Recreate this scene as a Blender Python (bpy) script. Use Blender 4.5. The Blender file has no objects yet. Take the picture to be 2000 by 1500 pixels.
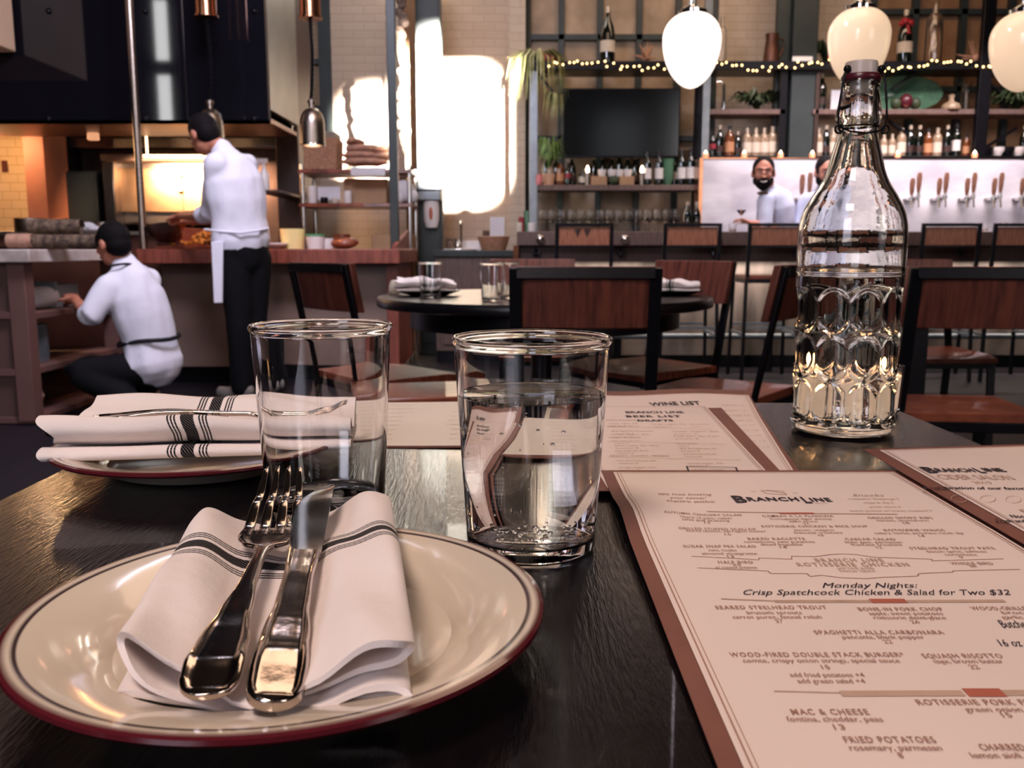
import bpy, bmesh, math, random
from mathutils import Vector, Matrix
random.seed(7)
R = math.radians
FPX, PITCH, CAMH = 1750.0, R(8.5), .918
CP, SP = math.cos(PITCH), math.sin(PITCH)
def at(px, py, Y=None, z=None):
    """a point of the photograph at world depth Y or at world height z"""
    u = (px - 1000) / FPX; v = (750 - py) / FPX
    d = (u, CP + v * SP, -SP + v * CP)
    t = (z - CAMH) / d[2] if z is not None else Y / d[1]
    return Vector((d[0] * t, d[1] * t, CAMH + d[2] * t))
scene = bpy.context.scene
COL = scene.collection
def lin(c):
    return c / 12.92 if c <= .04045 else ((c + .055) / 1.055) ** 2.4
def hx(s):
    s = s.lstrip('#')
    return tuple(lin(int(s[i:i + 2], 16) / 255) for i in (0, 2, 4)) + (1,)

# ------------------------------------------------------------ camera, world, big lights, exposure
cam_d = bpy.data.cameras.new('camera'); cam = bpy.data.objects.new('camera', cam_d); COL.objects.link(cam)
cam.location = (0, 0, CAMH); cam.rotation_euler = (R(90) - PITCH, 0, 0)
cam_d.sensor_width = 36; cam_d.lens = 36 * FPX / 2000; cam_d.clip_start = .02
cam_d.dof.use_dof = True; cam_d.dof.focus_distance = .50; cam_d.dof.aperture_fstop = 20
scene.camera = cam
scene.view_settings.view_transform = 'Standard'; scene.view_settings.look = 'None'
scene.view_settings.gamma = 1; scene.view_settings.exposure = 0.0
scene.view_settings.use_curve_mapping = False
w = bpy.data.worlds.new('world'); scene.world = w; w.use_nodes = True
w.node_tree.nodes['Background'].inputs[0].default_value = hx('#6a5f78'); w.node_tree.nodes['Background'].inputs[1].default_value = .16
def area(name, loc, target, sx, sy, power, color, spread=180):
    l = bpy.data.lights.new(name, 'AREA'); l.shape = 'RECTANGLE'; l.size = sx; l.size_y = sy
    l.energy = power; l.color = hx(color)[:3]; l.spread = R(spread)
    o = bpy.data.objects.new(name, l); COL.objects.link(o); o.location = loc
    o.rotation_euler = (Vector(target) - Vector(loc)).to_track_quat('-Z', 'Y').to_euler(); return o
def spot(name, loc, target, power, color, size, blend=.3, rad=.03):
    l = bpy.data.lights.new(name, 'SPOT'); l.energy = power; l.color = hx(color)[:3]; l.spot_size = R(size); l.spot_blend = blend; l.shadow_soft_size = rad
    o = bpy.data.objects.new(name, l); COL.objects.link(o); o.location = loc
    o.rotation_euler = (Vector(target) - Vector(loc)).to_track_quat('-Z', 'Y').to_euler(); return o
def point(name, loc, power, color, rad=.03):
    l = bpy.data.lights.new(name, 'POINT'); l.energy = power; l.color = hx(color)[:3]; l.shadow_soft_size = rad
    o = bpy.data.objects.new(name, l); COL.objects.link(o); o.location = loc; return o
# sun coming in low through the street windows: a shaft on the far brick wall beside the column
area('sunbeam_street_window', (2.4, -3.3, 3.3), (-.63, 9.0, 2.02), .66, .95, 3000, '#fff6ea', 2.6)
area('sunbeam_narrow_window', (3.7, -3.3, 3.3), (-1.33, 9.0, 1.95), .22, .6, 300, '#fff4e6', 3)
# daylight from the street windows, and an added kitchen fill
area('daylight_left', (-2.3, -3.3, 2.3), (-1.8, 6.5, 1.0), 1.6, 2.0, 62, '#e8e6fa')
area('kitchen_fill_light', (-.9, 3.4, 3.6), (-2.0, 5.5, .9), .9, .9, 125, '#eae8ff')  # added fill light to brighten the cooks' shirts, no fixture hangs here
area('daylight_right', (4.8, -3.3, 2.7), (1.0, 7.0, 1.0), 1.8, 2.4, 60, '#fdeee2')
# ceiling lamps over the dining tables
area('ceiling_lamp_table', (-.5, -.5, 2.7), (0, .6, .75), .6, .6, 33, '#ffe4d6')
area('ceiling_lamp_bar', (2.4, 7.0, 4.2), (3.0, 8.3, 1.4), 3.4, .4, 42, '#ffd8b4')
area('bar_front_led', (2.6, 6.86, .79), (2.6, 7.02, .30), 4.4, .04, 22, '#ffeee2')
area('wine_glass_fill', (.95, 8.42, 1.47), (.95, 8.55, 1.1), 1.4, .03, 7, '#f2f0ff')  # added light beneath the shelf so the wine glasses glint
area('tap_wall_lamp', (3.4, 7.3, 3.2), (3.4, 8.0, 1.35), 2.8, .2, 60, '#fff0f4', 90)
area('ceiling_lamp_room', (.6, 3.6, 4.6), (.6, 3.6, 0), 3.2, 2.2, 60, '#ffd8b8')
area('light_over_wall', (-.9, 7.6, 4.6), (-.6, 9.0, 2.6), 1.6, .4, 22, '#fff0e2')

# ------------------------------------------------------------ materials
MATS = {}
def mat(name, color, rough=.5, metal=0, var=0, vscale=20, bump=0, bscale=60, spec=.5, trans=0, ior=1.45, emit=None, estr=0, stretch=None, color2=None, alpha=1, coat=0, sheen=0):
    if name in MATS: return MATS[name]
    m = bpy.data.materials.new(name); m.use_nodes = True; nt = m.node_tree; b = nt.nodes['Principled BSDF']
    c = hx(color); b.inputs['Base Color'].default_value = c
    b.inputs['Roughness'].default_value = rough; b.inputs['Metallic'].default_value = metal
    b.inputs['Specular IOR Level'].default_value = spec; b.inputs['IOR'].default_value = ior
    b.inputs['Transmission Weight'].default_value = trans; b.inputs['Coat Weight'].default_value = coat
    b.inputs['Sheen Weight'].default_value = sheen
    if emit: b.inputs['Emission Color'].default_value = hx(emit); b.inputs['Emission Strength'].default_value = estr
    if var or bump:
        tc = nt.nodes.new('ShaderNodeTexCoord'); mp = nt.nodes.new('ShaderNodeMapping'); nt.links.new(tc.outputs['Object'], mp.inputs[0])
        if stretch: mp.inputs['Scale'].default_value = stretch
    if var:
        n = nt.nodes.new('ShaderNodeTexNoise'); n.inputs['Scale'].default_value = vscale; n.inputs['Detail'].default_value = 5
        nt.links.new(mp.outputs[0], n.inputs['Vector'])
        mx = nt.nodes.new('ShaderNodeMix'); mx.data_type = 'RGBA'
        c2 = hx(color2) if color2 else tuple(min(1, k * (1 - var)) for k in c[:3]) + (1,)
        mx.inputs[6].default_value = c; mx.inputs[7].default_value = c2
        rp = nt.nodes.new('ShaderNodeMapRange'); rp.inputs[1].default_value = .35; rp.inputs[2].default_value = .65
        nt.links.new(n.outputs['Fac'], rp.inputs[0]); nt.links.new(rp.outputs[0], mx.inputs[0])
        nt.links.new(mx.outputs[2], b.inputs['Base Color'])
    if bump:
        n2 = nt.nodes.new('ShaderNodeTexNoise'); n2.inputs['Scale'].default_value = bscale; n2.inputs['Detail'].default_value = 4
        nt.links.new(mp.outputs[0], n2.inputs['Vector'])
        bp = nt.nodes.new('ShaderNodeBump'); bp.inputs['Strength'].default_value = bump; bp.inputs['Distance'].default_value = .004
        nt.links.new(n2.outputs['Fac'], bp.inputs['Height']); nt.links.new(bp.outputs[0], b.inputs['Normal'])
    MATS[name] = m; return m
def brickmat(name, c1, c2, mortar, bw=.21, bh=.075, rough=.75, bump=.5, ms=.012):
    m = bpy.data.materials.new(name); m.use_nodes = True; nt = m.node_tree; b = nt.nodes['Principled BSDF']
    tc = nt.nodes.new('ShaderNodeTexCoord'); sx = nt.nodes.new('ShaderNodeSeparateXYZ'); cx = nt.nodes.new('ShaderNodeCombineXYZ')
    ad = nt.nodes.new('ShaderNodeMath'); ad.operation = 'ADD'
    nt.links.new(tc.outputs['Object'], sx.inputs[0]); nt.links.new(sx.outputs[0], ad.inputs[0]); nt.links.new(sx.outputs[1], ad.inputs[1])
    nt.links.new(ad.outputs[0], cx.inputs[0]); nt.links.new(sx.outputs[2], cx.inputs[1])
    br = nt.nodes.new('ShaderNodeTexBrick'); br.inputs['Scale'].default_value = 1; br.inputs['Brick Width'].default_value = bw; br.inputs['Row Height'].default_value = bh
    br.inputs['Mortar Size'].default_value = ms; br.inputs['Mortar Smooth'].default_value = .6
    br.inputs['Color1'].default_value = hx(c1); br.inputs['Color2'].default_value = hx(c2); br.inputs['Mortar'].default_value = hx(mortar)
    nt.links.new(cx.outputs[0], br.inputs['Vector']); nt.links.new(br.outputs['Color'], b.inputs['Base Color'])
    n = nt.nodes.new('ShaderNodeTexNoise'); n.inputs['Scale'].default_value = 14; n.inputs['Detail'].default_value = 6; nt.links.new(tc.outputs['Object'], n.inputs['Vector'])
    a2 = nt.nodes.new('ShaderNodeMath'); a2.operation = 'SUBTRACT'; nt.links.new(n.outputs['Fac'], a2.inputs[0]); nt.links.new(br.outputs['Fac'], a2.inputs[1])
    bp = nt.nodes.new('ShaderNodeBump'); bp.inputs['Strength'].default_value = bump; bp.inputs['Distance'].default_value = .01
    nt.links.new(a2.outputs[0], bp.inputs['Height']); nt.links.new(bp.outputs[0], b.inputs['Normal']); b.inputs['Roughness'].default_value = rough
    MATS[name] = m; return m
def stripemat(name):
    """white kitchen cloth with three fine lines, a broad band, three fine lines woven across (uv.x runs along the cloth)"""
    m = bpy.data.materials.new(name); m.use_nodes = True; nt = m.node_tree; b = nt.nodes['Principled BSDF']
    uv = nt.nodes.new('ShaderNodeUVMap'); uv.uv_map = 'UVMap'; sx = nt.nodes.new('ShaderNodeSeparateXYZ'); nt.links.new(uv.outputs[0], sx.inputs[0])
    def mth(op, a, bb=None, clamp=False):
        n = nt.nodes.new('ShaderNodeMath'); n.operation = op; n.use_clamp = clamp
        for i, q in enumerate((a, bb)):
            if q is None: continue
            if isinstance(q, (int, float)): n.inputs[i].default_value = q
            else: nt.links.new(q, n.inputs[i])
        return n.outputs[0]
    tot = None
    for c, h in ((0, .0045), (-.0085, .00062), (-.0108, .00062), (-.0131, .00062), (.0085, .00062), (.0108, .00062), (.0131, .00062)):
        d = mth('ABSOLUTE', mth('SUBTRACT', sx.outputs[0], c)); k = mth('LESS_THAN', d, h)
        tot = k if tot is None else mth('ADD', tot, k, True)
    wv = mth('SINE', mth('MULTIPLY', sx.outputs[1], 5200)); wv2 = mth('SINE', mth('ADD', mth('MULTIPLY', sx.outputs[1], 2600), mth('MULTIPLY', sx.outputs[0], 3000)))
    dash = mth('GREATER_THAN', wv2, -.75)
    tot = mth('MULTIPLY', tot, mth('ADD', mth('MULTIPLY', dash, .22), .78))
    mx = nt.nodes.new('ShaderNodeMix'); mx.data_type = 'RGBA'; nt.links.new(tot, mx.inputs[0])
    mx.inputs[6].default_value = hx('#eadfdc'); mx.inputs[7].default_value = hx('#0b0910'); nt.links.new(mx.outputs[2], b.inputs['Base Color'])
    b.inputs['Roughness'].default_value = .9; b.inputs['Specular IOR Level'].default_value = .15
    tc = nt.nodes.new('ShaderNodeTexCoord'); n = nt.nodes.new('ShaderNodeTexNoise'); n.inputs['Scale'].default_value = 1500; nt.links.new(tc.outputs['Object'], n.inputs['Vector'])
    n2 = nt.nodes.new('ShaderNodeTexNoise'); n2.inputs['Scale'].default_value = 32; n2.inputs['Detail'].default_value = 3; nt.links.new(tc.outputs['Object'], n2.inputs['Vector'])
    bp = nt.nodes.new('ShaderNodeBump'); bp.inputs['Strength'].default_value = .35; bp.inputs['Distance'].default_value = .0006; nt.links.new(n.outputs['Fac'], bp.inputs['Height'])
    bp2 = nt.nodes.new('ShaderNodeBump'); bp2.inputs['Strength'].default_value = .35; bp2.inputs['Distance'].default_value = .006; nt.links.new(n2.outputs['Fac'], bp2.inputs['Height']); nt.links.new(bp.outputs[0], bp2.inputs['Normal'])
    nt.links.new(bp2.outputs[0], b.inputs['Normal']); return m
def platemat(name, r_line, r_rim):
    """cream glaze, thin grey line, oxblood edge, by distance from the plate's centre"""
    m = bpy.data.materials.new(name); m.use_nodes = True; nt = m.node_tree; b = nt.nodes['Principled BSDF']
    tc = nt.nodes.new('ShaderNodeTexCoord'); sp = nt.nodes.new('ShaderNodeSeparateXYZ'); nt.links.new(tc.outputs['Object'], sp.inputs[0])
    cb = nt.nodes.new('ShaderNodeCombineXYZ'); nt.links.new(sp.outputs[0], cb.inputs[0]); nt.links.new(sp.outputs[1], cb.inputs[1])
    ln = nt.nodes.new('ShaderNodeVectorMath'); ln.operation = 'LENGTH'; nt.links.new(cb.outputs[0], ln.inputs[0])
    cr = nt.nodes.new('ShaderNodeValToRGB'); nt.links.new(ln.outputs['Value'], cr.inputs[0])
    sc_ = nt.nodes.new('ShaderNodeMath'); sc_.operation = 'MULTIPLY'; sc_.inputs[1].default_value = 5; nt.links.new(ln.outputs['Value'], sc_.inputs[0]); nt.links.new(sc_.outputs[0], cr.inputs[0])
    e = cr.color_ramp.elements; e[0].position = 0; e[0].color = hx('#ded0be'); e[1].position = 1; e[1].color = hx('#551a22')
    for pos, c in ((r_line * 5 - .006, '#ded0be'), (r_line * 5 - .004, '#4a3b3c'), (r_line * 5 + .004, '#4a3b3c'), (r_line * 5 + .006, '#ded0be'), (r_rim * 5 - .006, '#ded0be'), (r_rim * 5 + .006, '#551a22')):
        q = e.new(pos); q.color = hx(c)
    nt.links.new(cr.outputs[0], b.inputs['Base Color']); b.inputs['Roughness'].default_value = .12; b.inputs['Coat Weight'].default_value = .4; b.inputs['Coat Roughness'].default_value = .05
    n = nt.nodes.new('ShaderNodeTexNoise'); n.inputs['Scale'].default_value = 25; nt.links.new(tc.outputs['Object'], n.inputs['Vector'])
    bp = nt.nodes.new('ShaderNodeBump'); bp.inputs['Strength'].default_value = .08; bp.inputs['Distance'].default_value = .003; nt.links.new(n.outputs['Fac'], bp.inputs['Height']); nt.links.new(bp.outputs[0], b.inputs['Normal'])
    return m
M = {
 'table': mat('ebonised_wood', '#06050a', .20, 0, .5, 9, .16, 70, stretch=(9, 1, 1), color2='#120b0d', spec=.32, coat=.15),
 'floor': mat('dark_floor', '#1c1720', .5, 0, .4, 3, .1, 20, stretch=(8, 1, 1)),
 'wood': mat('orange_wood', '#8e4a33', .34, 0, .5, 12, .15, 60, stretch=(1, 9, 1), color2='#5f2c20', coat=.3),
 'woodback': mat('walnut_back', '#6e3a2d', .4, 0, .35, 9, .1, 60, stretch=(9, 1, 1), color2='#4c261f'),
 'darkwood': mat('dark_wood', '#3b2622', .5, 0, .4, 9, .1, 60, stretch=(9, 1, 1)),
 'greywood': mat('grey_brown_wood', '#6b5650', .55, 0, .35, 9, .2, 60, stretch=(6, 1, 1)),
 'steel': mat('black_steel', '#17161c', .35, .6, .2, 30, .05, 80),
 'green': mat('green_black_paint', '#2c3536', .45, 0, .2, 6, .1, 40),
 'bluesteel': mat('grey_blue_steel', '#8f979e', .35, .7, .2, 8, .1, 40),
 'chrome': mat('chrome', '#d9d6d4', .12, 1, .08, 40),
 'brushed': mat('brushed_steel', '#a89a90', .28, 1, .25, 14, .1, 120, stretch=(1, 1, 12)),
 'brushed_dark': mat('dark_brushed_steel', '#55443f', .4, .8, .3, 6, .1, 60),
 'cutlery': mat('polished_cutlery', '#cdbfb6', .13, 1, .18, 90, .04, 120),
 'copper': mat('copper_tint', '#c98a68', .2, 1, .2, 20),
 'redcounter': mat('copper_red_wood', '#8e4a3a', .42, 0, .3, 5, .1, 40, stretch=(8, 1, 1), color2='#6e3428'),
 'base': mat('taupe_panel', '#8b7266', .45, 0, .2, 4),
 'hood': mat('black_hood', '#141319', .04, 0, .2, 1.5, spec=.6),
 'hoodside': mat('hood_side_steel', '#8c8a84', .4, .5, .3, 2.5),
 'hoodunder': mat('hood_underside', '#6b4337', .4, .5, .3, 3),
 'white': mat('white_ceramic', '#dcd6d6', .35, 0, .05, 20),
 'paper': mat('paper_white', '#d8d6dc', .8, 0, .06, 30),
 'marble': mat('white_marble', '#dfdbe2', .18, 0, .25, 2.2, 0, stretch=(1, 1, 2.5), color2='#b9b4be'),
 'slab': mat('marble_slab', '#d6ccc9', .25, 0, .2, 5, color2='#a5958f'),
 'tv': mat('tv_screen', '#0c1012', .12, 0, .1, 10, spec=.8),
 'glass': mat('clear_glass', '#ffffff', 0, 0, trans=1, ior=1.47),
 'bottleglass': mat('pressed_glass', '#fbfcf8', 0, 0, trans=1, ior=1.47, bump=.05, bscale=30),
 'water': mat('water', '#fdfefe', 0, 0, trans=1, ior=1.33),
 'bubble': mat('air_bubble', '#ffffff', 0, 0, trans=1, ior=1.6, spec=1),
 'darkglass': mat('dark_green_glass', '#0d120e', .08, 0, .2, 20, spec=.8),
 'amberglass': mat('amber_glass', '#7d4420', .1, 0, .3, 20, spec=.8, trans=.3),
 'paleglass': mat('pale_spirit_glass', '#b99f86', .1, 0, .3, 30, spec=.8, trans=.35),
 'greenglass': mat('green_glass', '#7fb090', .06, 0, .2, 8, trans=.6),
 'label': mat('cream_label', '#cfc2b2', .7, 0, .15, 50),
 'label2': mat('white_label', '#d9d4d2', .7, 0, .15, 50),
 'labelred': mat('red_label', '#8e2c3a', .6, 0, .1, 50),
 'labelbr': mat('brown_label', '#b58360', .6, 0, .1, 50),
 'cap': mat('foil_cap', '#c8b8a4', .35, .5, .1, 50),
 'capdark': mat('dark_cap', '#221c20', .4, 0, .1, 50),
 'egg': mat('opal_glass', '#fff1e0', .15, 0, .15, 6, emit='#ffece0', estr=1.6),
 'eggwarm': mat('opal_glass_warm', '#f4ddc0', .15, 0, .15, 6, emit='#ffd9b4', estr=.62),
 'flame': mat('flame', '#ffe0b0', .5, 0, .1, 10, emit='#ffc890', estr=30),
 'bulb': mat('fairy_bulb', '#ffd890', .5, 0, .1, 10, emit='#ffd28c', estr=5),
 'lampin': mat('heat_lamp_glow', '#ffe8d0', .5, 0, .1, 10, emit='#ffd9b8', estr=9),
 'wax': mat('white_wax', '#e2d2c4', .5, 0, .05, 20, emit='#ffd2b4', estr=.5),
 'leaf': mat('leaf', '#4a6b3c', .5, 0, .6, 15, color2='#7f9a52'),
 'leafpale': mat('pale_leaf', '#93995f', .5, 0, .5, 15, color2='#c6c193'),
 'leafdark': mat('dark_leaf', '#22301f', .5, 0, .5, 15, color2='#3d4a2c'),
 'red': mat('red_ribbon', '#a01626', .5, 0, .2, 30),
 'pink': mat('pink_pot', '#d47f84', .5, 0, .2, 20),
 'terracotta': mat('cream_pot', '#d0a688', .6, 0, .2, 20),
 'wicker': mat('wicker', '#b78a6c', .7, 0, .45, 60, .8, 90, stretch=(1, 1, 3), color2='#8a614a'),
 'burlap': mat('sack_cloth', '#bd907a', .85, 0, .3, 25, .6, 60),
 'card': mat('cardboard', '#a88566', .8, 0, .15, 10),
 'skin': mat('skin', '#c07f66', .5, 0, .15, 25, color2='#a8654f'),
 'skin2': mat('skin_fair', '#c98f7c', .5, 0, .15, 25, color2='#b06f5e'),
 'hair': mat('dark_hair', '#120e11', .75, 0, .4, 120, .6, 220, spec=.15),
 'shirt': mat('white_cotton', '#dedcea', .85, 0, .06, 12, .5, 16),
 'shirtblue': mat('pale_blue_cotton', '#bcc3de', .85, 0, .08, 12, .5, 16),
 'trousers': mat('black_trousers', '#0d0c11', .85, 0, .2, 12, .4, 14, spec=.2),
 'belt': mat('black_apron_string', '#101016', .7, 0, .1, 12),
 'shoe': mat('olive_shoe', '#77706a', .6, 0, .2, 20),
 'brownpaper': mat('brown_backing_card', '#7c4d42', .65, 0, .12, 40),
 'cream': mat('cream_page', '#e6d3cb', .6, 0, .05, 6),
 'cream2': mat('cream_page_pale', '#e6dacd', .55, 0, .08, 6),
 'inkdark': mat('dark_ink', '#2a1c28', .7, 0, .1, 100),
 'inkbrown': mat('brown_ink', '#a57a6a', .7, 0, .1, 100),
 'inkpale': mat('pale_ink', '#bfa08e', .7, 0, .1, 100),
 'inkred': mat('rust_ink', '#b0604c', .7, 0, .1, 100),
 'rubber': mat('oxblood_rubber', '#4a1520', .3, 0, .1, 60),
 'stopper': mat('grey_porcelain', '#b5aaa4', .3, 0, .05, 40),
 'wire': mat('black_wire', '#151318', .35, .7, .1, 60),
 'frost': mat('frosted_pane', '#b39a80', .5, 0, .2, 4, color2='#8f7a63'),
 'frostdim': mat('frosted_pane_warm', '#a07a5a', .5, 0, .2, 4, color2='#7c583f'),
 'plaster': mat('ceiling_paint', '#241f20', .9, 0, .1, 2),
 'darkroll': mat('dark_rolled_cloth', '#3a2c28', .9, 0, .5, 30, .6, 60, color2='#7a6452'),
 'food': mat('fried_food', '#d99a4a', .6, 0, .5, 60, 1.0, 70, color2='#8a4a1c'),
 'cement': mat('lit_bar_front', '#8d7f76', .4, .35, .5, 2.2, .05, 10, stretch=(2.2, 1, .6), color2='#4f4640'),
}
M['brick'] = brickmat('painted_brick', '#c2b1a0', '#bcaa98', '#b3a190', bump=.25, ms=.008)
M['tile'] = brickmat('cream_tile', '#dcbf97', '#d8b98f', '#b99468', .15, .075, .25, .15, .004)
M['napkin'] = stripemat('striped_napkin_cloth')

# ------------------------------------------------------------ mesh helpers
class MB:
    def __init__(s): s.v = []; s.f = []; s.uv = []
    def add(s, vs, fs, uvs=None):
        n = len(s.v); s.v += [tuple(p) for p in vs]
        s.f += [tuple(i + n for i in q) for q in fs]
        s.uv += (uvs if uvs else [(0, 0)] * len(vs)); return s
    def box(s, x0, x1, y0, y1, z0, z1):
        vs = [(x, y, z) for x in (x0, x1) for y in (y0, y1) for z in (z0, z1)]
        return s.add(vs, [(0, 1, 3, 2), (4, 6, 7, 5), (0, 4, 5, 1), (2, 3, 7, 6), (0, 2, 6, 4), (1, 5, 7, 3)])
    def obox(s, c, ax, ay, az):
        c, ax, ay, az = (Vector(q) for q in (c, ax, ay, az))
        vs = [c + ax * i + ay * j + az * k for i in (-1, 1) for j in (-1, 1) for k in (-1, 1)]
        return s.add(vs, [(0, 1, 3, 2), (4, 6, 7, 5), (0, 4, 5, 1), (2, 3, 7, 6), (0, 2, 6, 4), (1, 5, 7, 3)])
    def bar(s, a, b, w, d, side=(1, 0, 0)):
        a, b = Vector(a), Vector(b); t = (b - a).normalized(); sd = Vector(side); sd = (sd - t * sd.dot(t)).normalized(); up = t.cross(sd)
        return s.obox((a + b) / 2, sd * w / 2, up * d / 2, (b - a) / 2)
    def lathe(s, prof, n=32, c=(0, 0, 0), ang=None):
        rings = []; vs = []
        for r, z in prof:
            if r < 1e-6: rings.append([len(vs)]); vs.append((c[0], c[1], c[2] + z))
            else:
                rings.append(list(range(len(vs), len(vs) + n)))
                vs += [(c[0] + r * math.cos(2 * math.pi * i / n), c[1] + r * math.sin(2 * math.pi * i / n), c[2] + z) for i in range(n)]
        fs = []
        for a, b in zip(rings, rings[1:]):
            if len(a) == 1 and len(b) == 1: continue
            for i in range(n):
                j = (i + 1) % n
                if len(a) == 1: fs.append((a[0], b[j], b[i]))
                elif len(b) == 1: fs.append((a[i], a[j], b[0]))
                else: fs.append((a[i], a[j], b[j], b[i]))
        return s.add(vs, fs)
    def tube(s, pts, rad, n=10, side=(0, 0, 1), caps=True, round_=False):
        """rad: number, list of numbers, or list of (ra, rb): ra along side, rb across"""
        pts = [Vector(p) for p in pts]; k = len(pts)
        if not isinstance(rad, (list, tuple)): rad = [rad] * k
        rad = [(q, q) if not isinstance(q, (list, tuple)) else q for q in rad]
        if round_:
            t0 = (pts[0] - pts[1]).normalized(); t1 = (pts[-1] - pts[-2]).normalized(); P = []; Q = []
            for h, m_ in ((.95, .3), (.7, .71), (.35, .93)):
                P.append(pts[0] + t0 * h * min(rad[0])); Q.append((rad[0][0] * m_, rad[0][1] * m_))
            E_ = []; F_ = []
            for h, m_ in ((.35, .93), (.7, .71), (.95, .3)):
                E_.append(pts[-1] + t1 * h * min(rad[-1])); F_.append((rad[-1][0] * m_, rad[-1][1] * m_))
            pts = P + pts + E_; rad = Q + rad + F_; k = len(pts)
        vs = []; sd0 = Vector(side)
        for i, p in enumerate(pts):
            t = (pts[min(i + 1, k - 1)] - pts[max(i - 1, 0)]).normalized()
            sd = sd0 - t * sd0.dot(t)
            if sd.length < .05: sd = Vector((0, 1, 0)) - t * t.y
            if sd.length < .05: sd = Vector((1, 0, 0)) - t * t.x
            sd.normalize(); up = t.cross(sd)
            for j in range(n):
                a = 2 * math.pi * j / n; vs.append(p + sd * rad[i][0] * math.cos(a) + up * rad[i][1] * math.sin(a))
        fs = [(i * n + j, i * n + (j + 1) % n, (i + 1) * n + (j + 1) % n, (i + 1) * n + j) for i in range(k - 1) for j in range(n)]
        if caps: fs += [tuple(range(n - 1, -1, -1)), tuple(range((k - 1) * n, k * n))]
        return s.add(vs, fs)
    def ball(s, c, r, n=12, m=8):
        if not isinstance(r, (tuple, list)): r = (r, r, r)
        c = Vector(c); vs = [c + Vector((0, 0, r[2]))]
        for i in range(1, m):
            a = math.pi * i / m
            vs += [c + Vector((r[0] * math.sin(a) * math.cos(2 * math.pi * j / n), r[1] * math.sin(a) * math.sin(2 * math.pi * j / n), r[2] * math.cos(a))) for j in range(n)]
        vs.append(c - Vector((0, 0, r[2]))); L = len(vs) - 1
        fs = [(0, 1 + j, 1 + (j + 1) % n) for j in range(n)]
        for i in range(m - 2):
            for j in range(n):
                a = 1 + i * n; fs.append((a + j, a + n + j, a + n + (j + 1) % n, a + (j + 1) % n))
        a = 1 + (m - 2) * n; fs += [(a + (j + 1) % n, a + j, L) for j in range(n)]
        return s.add(vs, fs)
    def moved(s, fn): s.v = [tuple(fn(Vector(p))) for p in s.v]; return s
    def mesh(s, name, smooth=40, fix=True):
        me = bpy.data.meshes.new(name); me.from_pydata(s.v, [], s.f)
        uvl = me.uv_layers.new(name='UVMap')
        for lp in me.loops: uvl.data[lp.index].uv = s.uv[lp.vertex_index]
        if fix:
            b = bmesh.new(); b.from_mesh(me); bmesh.ops.recalc_face_normals(b, faces=b.faces); b.to_mesh(me); b.free()
        if smooth:
            me.polygons.foreach_set('use_smooth', [True] * len(me.polygons)); me.set_sharp_from_angle(angle=R(smooth))
        return me
def root_of(o):
    while o.parent: o = o.parent
    return o
def tag(o, label=None, cat=None, group=None, kind=None):
    if label: o['label'] = label
    if cat: o['category'] = cat
    if group: o['group'] = group
    if kind: o['kind'] = kind
    return o
def link(name, me, m, parent=None):
    o = bpy.data.objects.new(name, me); COL.objects.link(o)
    if m is not None and not me.materials: me.materials.append(m)
    if parent: o.parent = parent
    return o
def obj(name, mb, m, parent=None, smooth=40, world=False, bevel=0, fix=True, loc=None):
    """ONE mesh object. world=True: the builder's vertices are world coordinates, made local to the thing's own origin"""
    if world and parent:
        r = root_of(parent); inv = r.matrix_basis.inverted()
        mb.moved(lambda p: inv @ p)
    if parent is None and world:
        xs = [p[0] for p in mb.v]; ys = [p[1] for p in mb.v]; zs = [p[2] for p in mb.v]
        c = Vector(((min(xs) + max(xs)) / 2, (min(ys) + max(ys)) / 2, min(zs))); mb.moved(lambda p: p - c); loc = c
    o = link(name, mb.mesh(name, smooth, fix), m if not isinstance(m, str) else M[m], parent)
    if loc is not None: o.location = loc
    if bevel:
        b = o.modifiers.new('bevel', 'BEVEL'); b.width = bevel; b.segments = 2; b.limit_method = 'ANGLE'; b.angle_limit = R(40)
    return o
def thing(name, label, cat, loc=(0, 0, 0), rz=0, group=None):
    o = bpy.data.objects.new(name, None); COL.objects.link(o); o.location = loc; o.rotation_euler = (0, 0, rz)
    o.empty_display_size = .05; return tag(o, label, cat, group)
def dup(r, loc, rz=None, label=None, group=None, scale=None):
    c = r.copy(); COL.objects.link(c); c.location = loc
    if rz is not None: c.rotation_euler = (0, 0, rz)
    if scale: c.scale = scale
    if label: c['label'] = label
    if group: c['group'] = group
    for ch in list(r.children):
        d = ch.copy(); COL.objects.link(d); d.parent = c
        for g in list(ch.children):
            e = g.copy(); COL.objects.link(e); e.parent = d
    return c
def struct(name, mb, m, parent=None, bevel=0, **k):
    o = obj(name, mb, m, parent, world=k.pop('world', True), bevel=bevel, **k)
    if parent is None: o['kind'] = 'structure'
    return o
def fuse(name, mb, m, parent, voxel=.01, smooth_it=6, factor=.5):
    """melt overlapping closed tubes into one continuous skin"""
    inv = root_of(parent).matrix_basis.inverted() if parent else Matrix()
    mb.moved(lambda p: inv @ p)
    me = mb.mesh(name + '_src', 0); o = bpy.data.objects.new(name, me); COL.objects.link(o)
    rm = o.modifiers.new('r', 'REMESH'); rm.mode = 'VOXEL'; rm.voxel_size = voxel; rm.use_smooth_shade = True
    if smooth_it:
        sm = o.modifiers.new('s', 'SMOOTH'); sm.factor = factor; sm.iterations = smooth_it
    dg = bpy.context.evaluated_depsgraph_get(); dg.update()
    nm = bpy.data.meshes.new_from_object(o.evaluated_get(dg)); bpy.data.objects.remove(o); bpy.data.meshes.remove(me)
    nm.name = name; nm.polygons.foreach_set('use_smooth', [True] * len(nm.polygons)); nm.materials.clear()
    return link(name, nm, M[m], parent)
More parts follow.
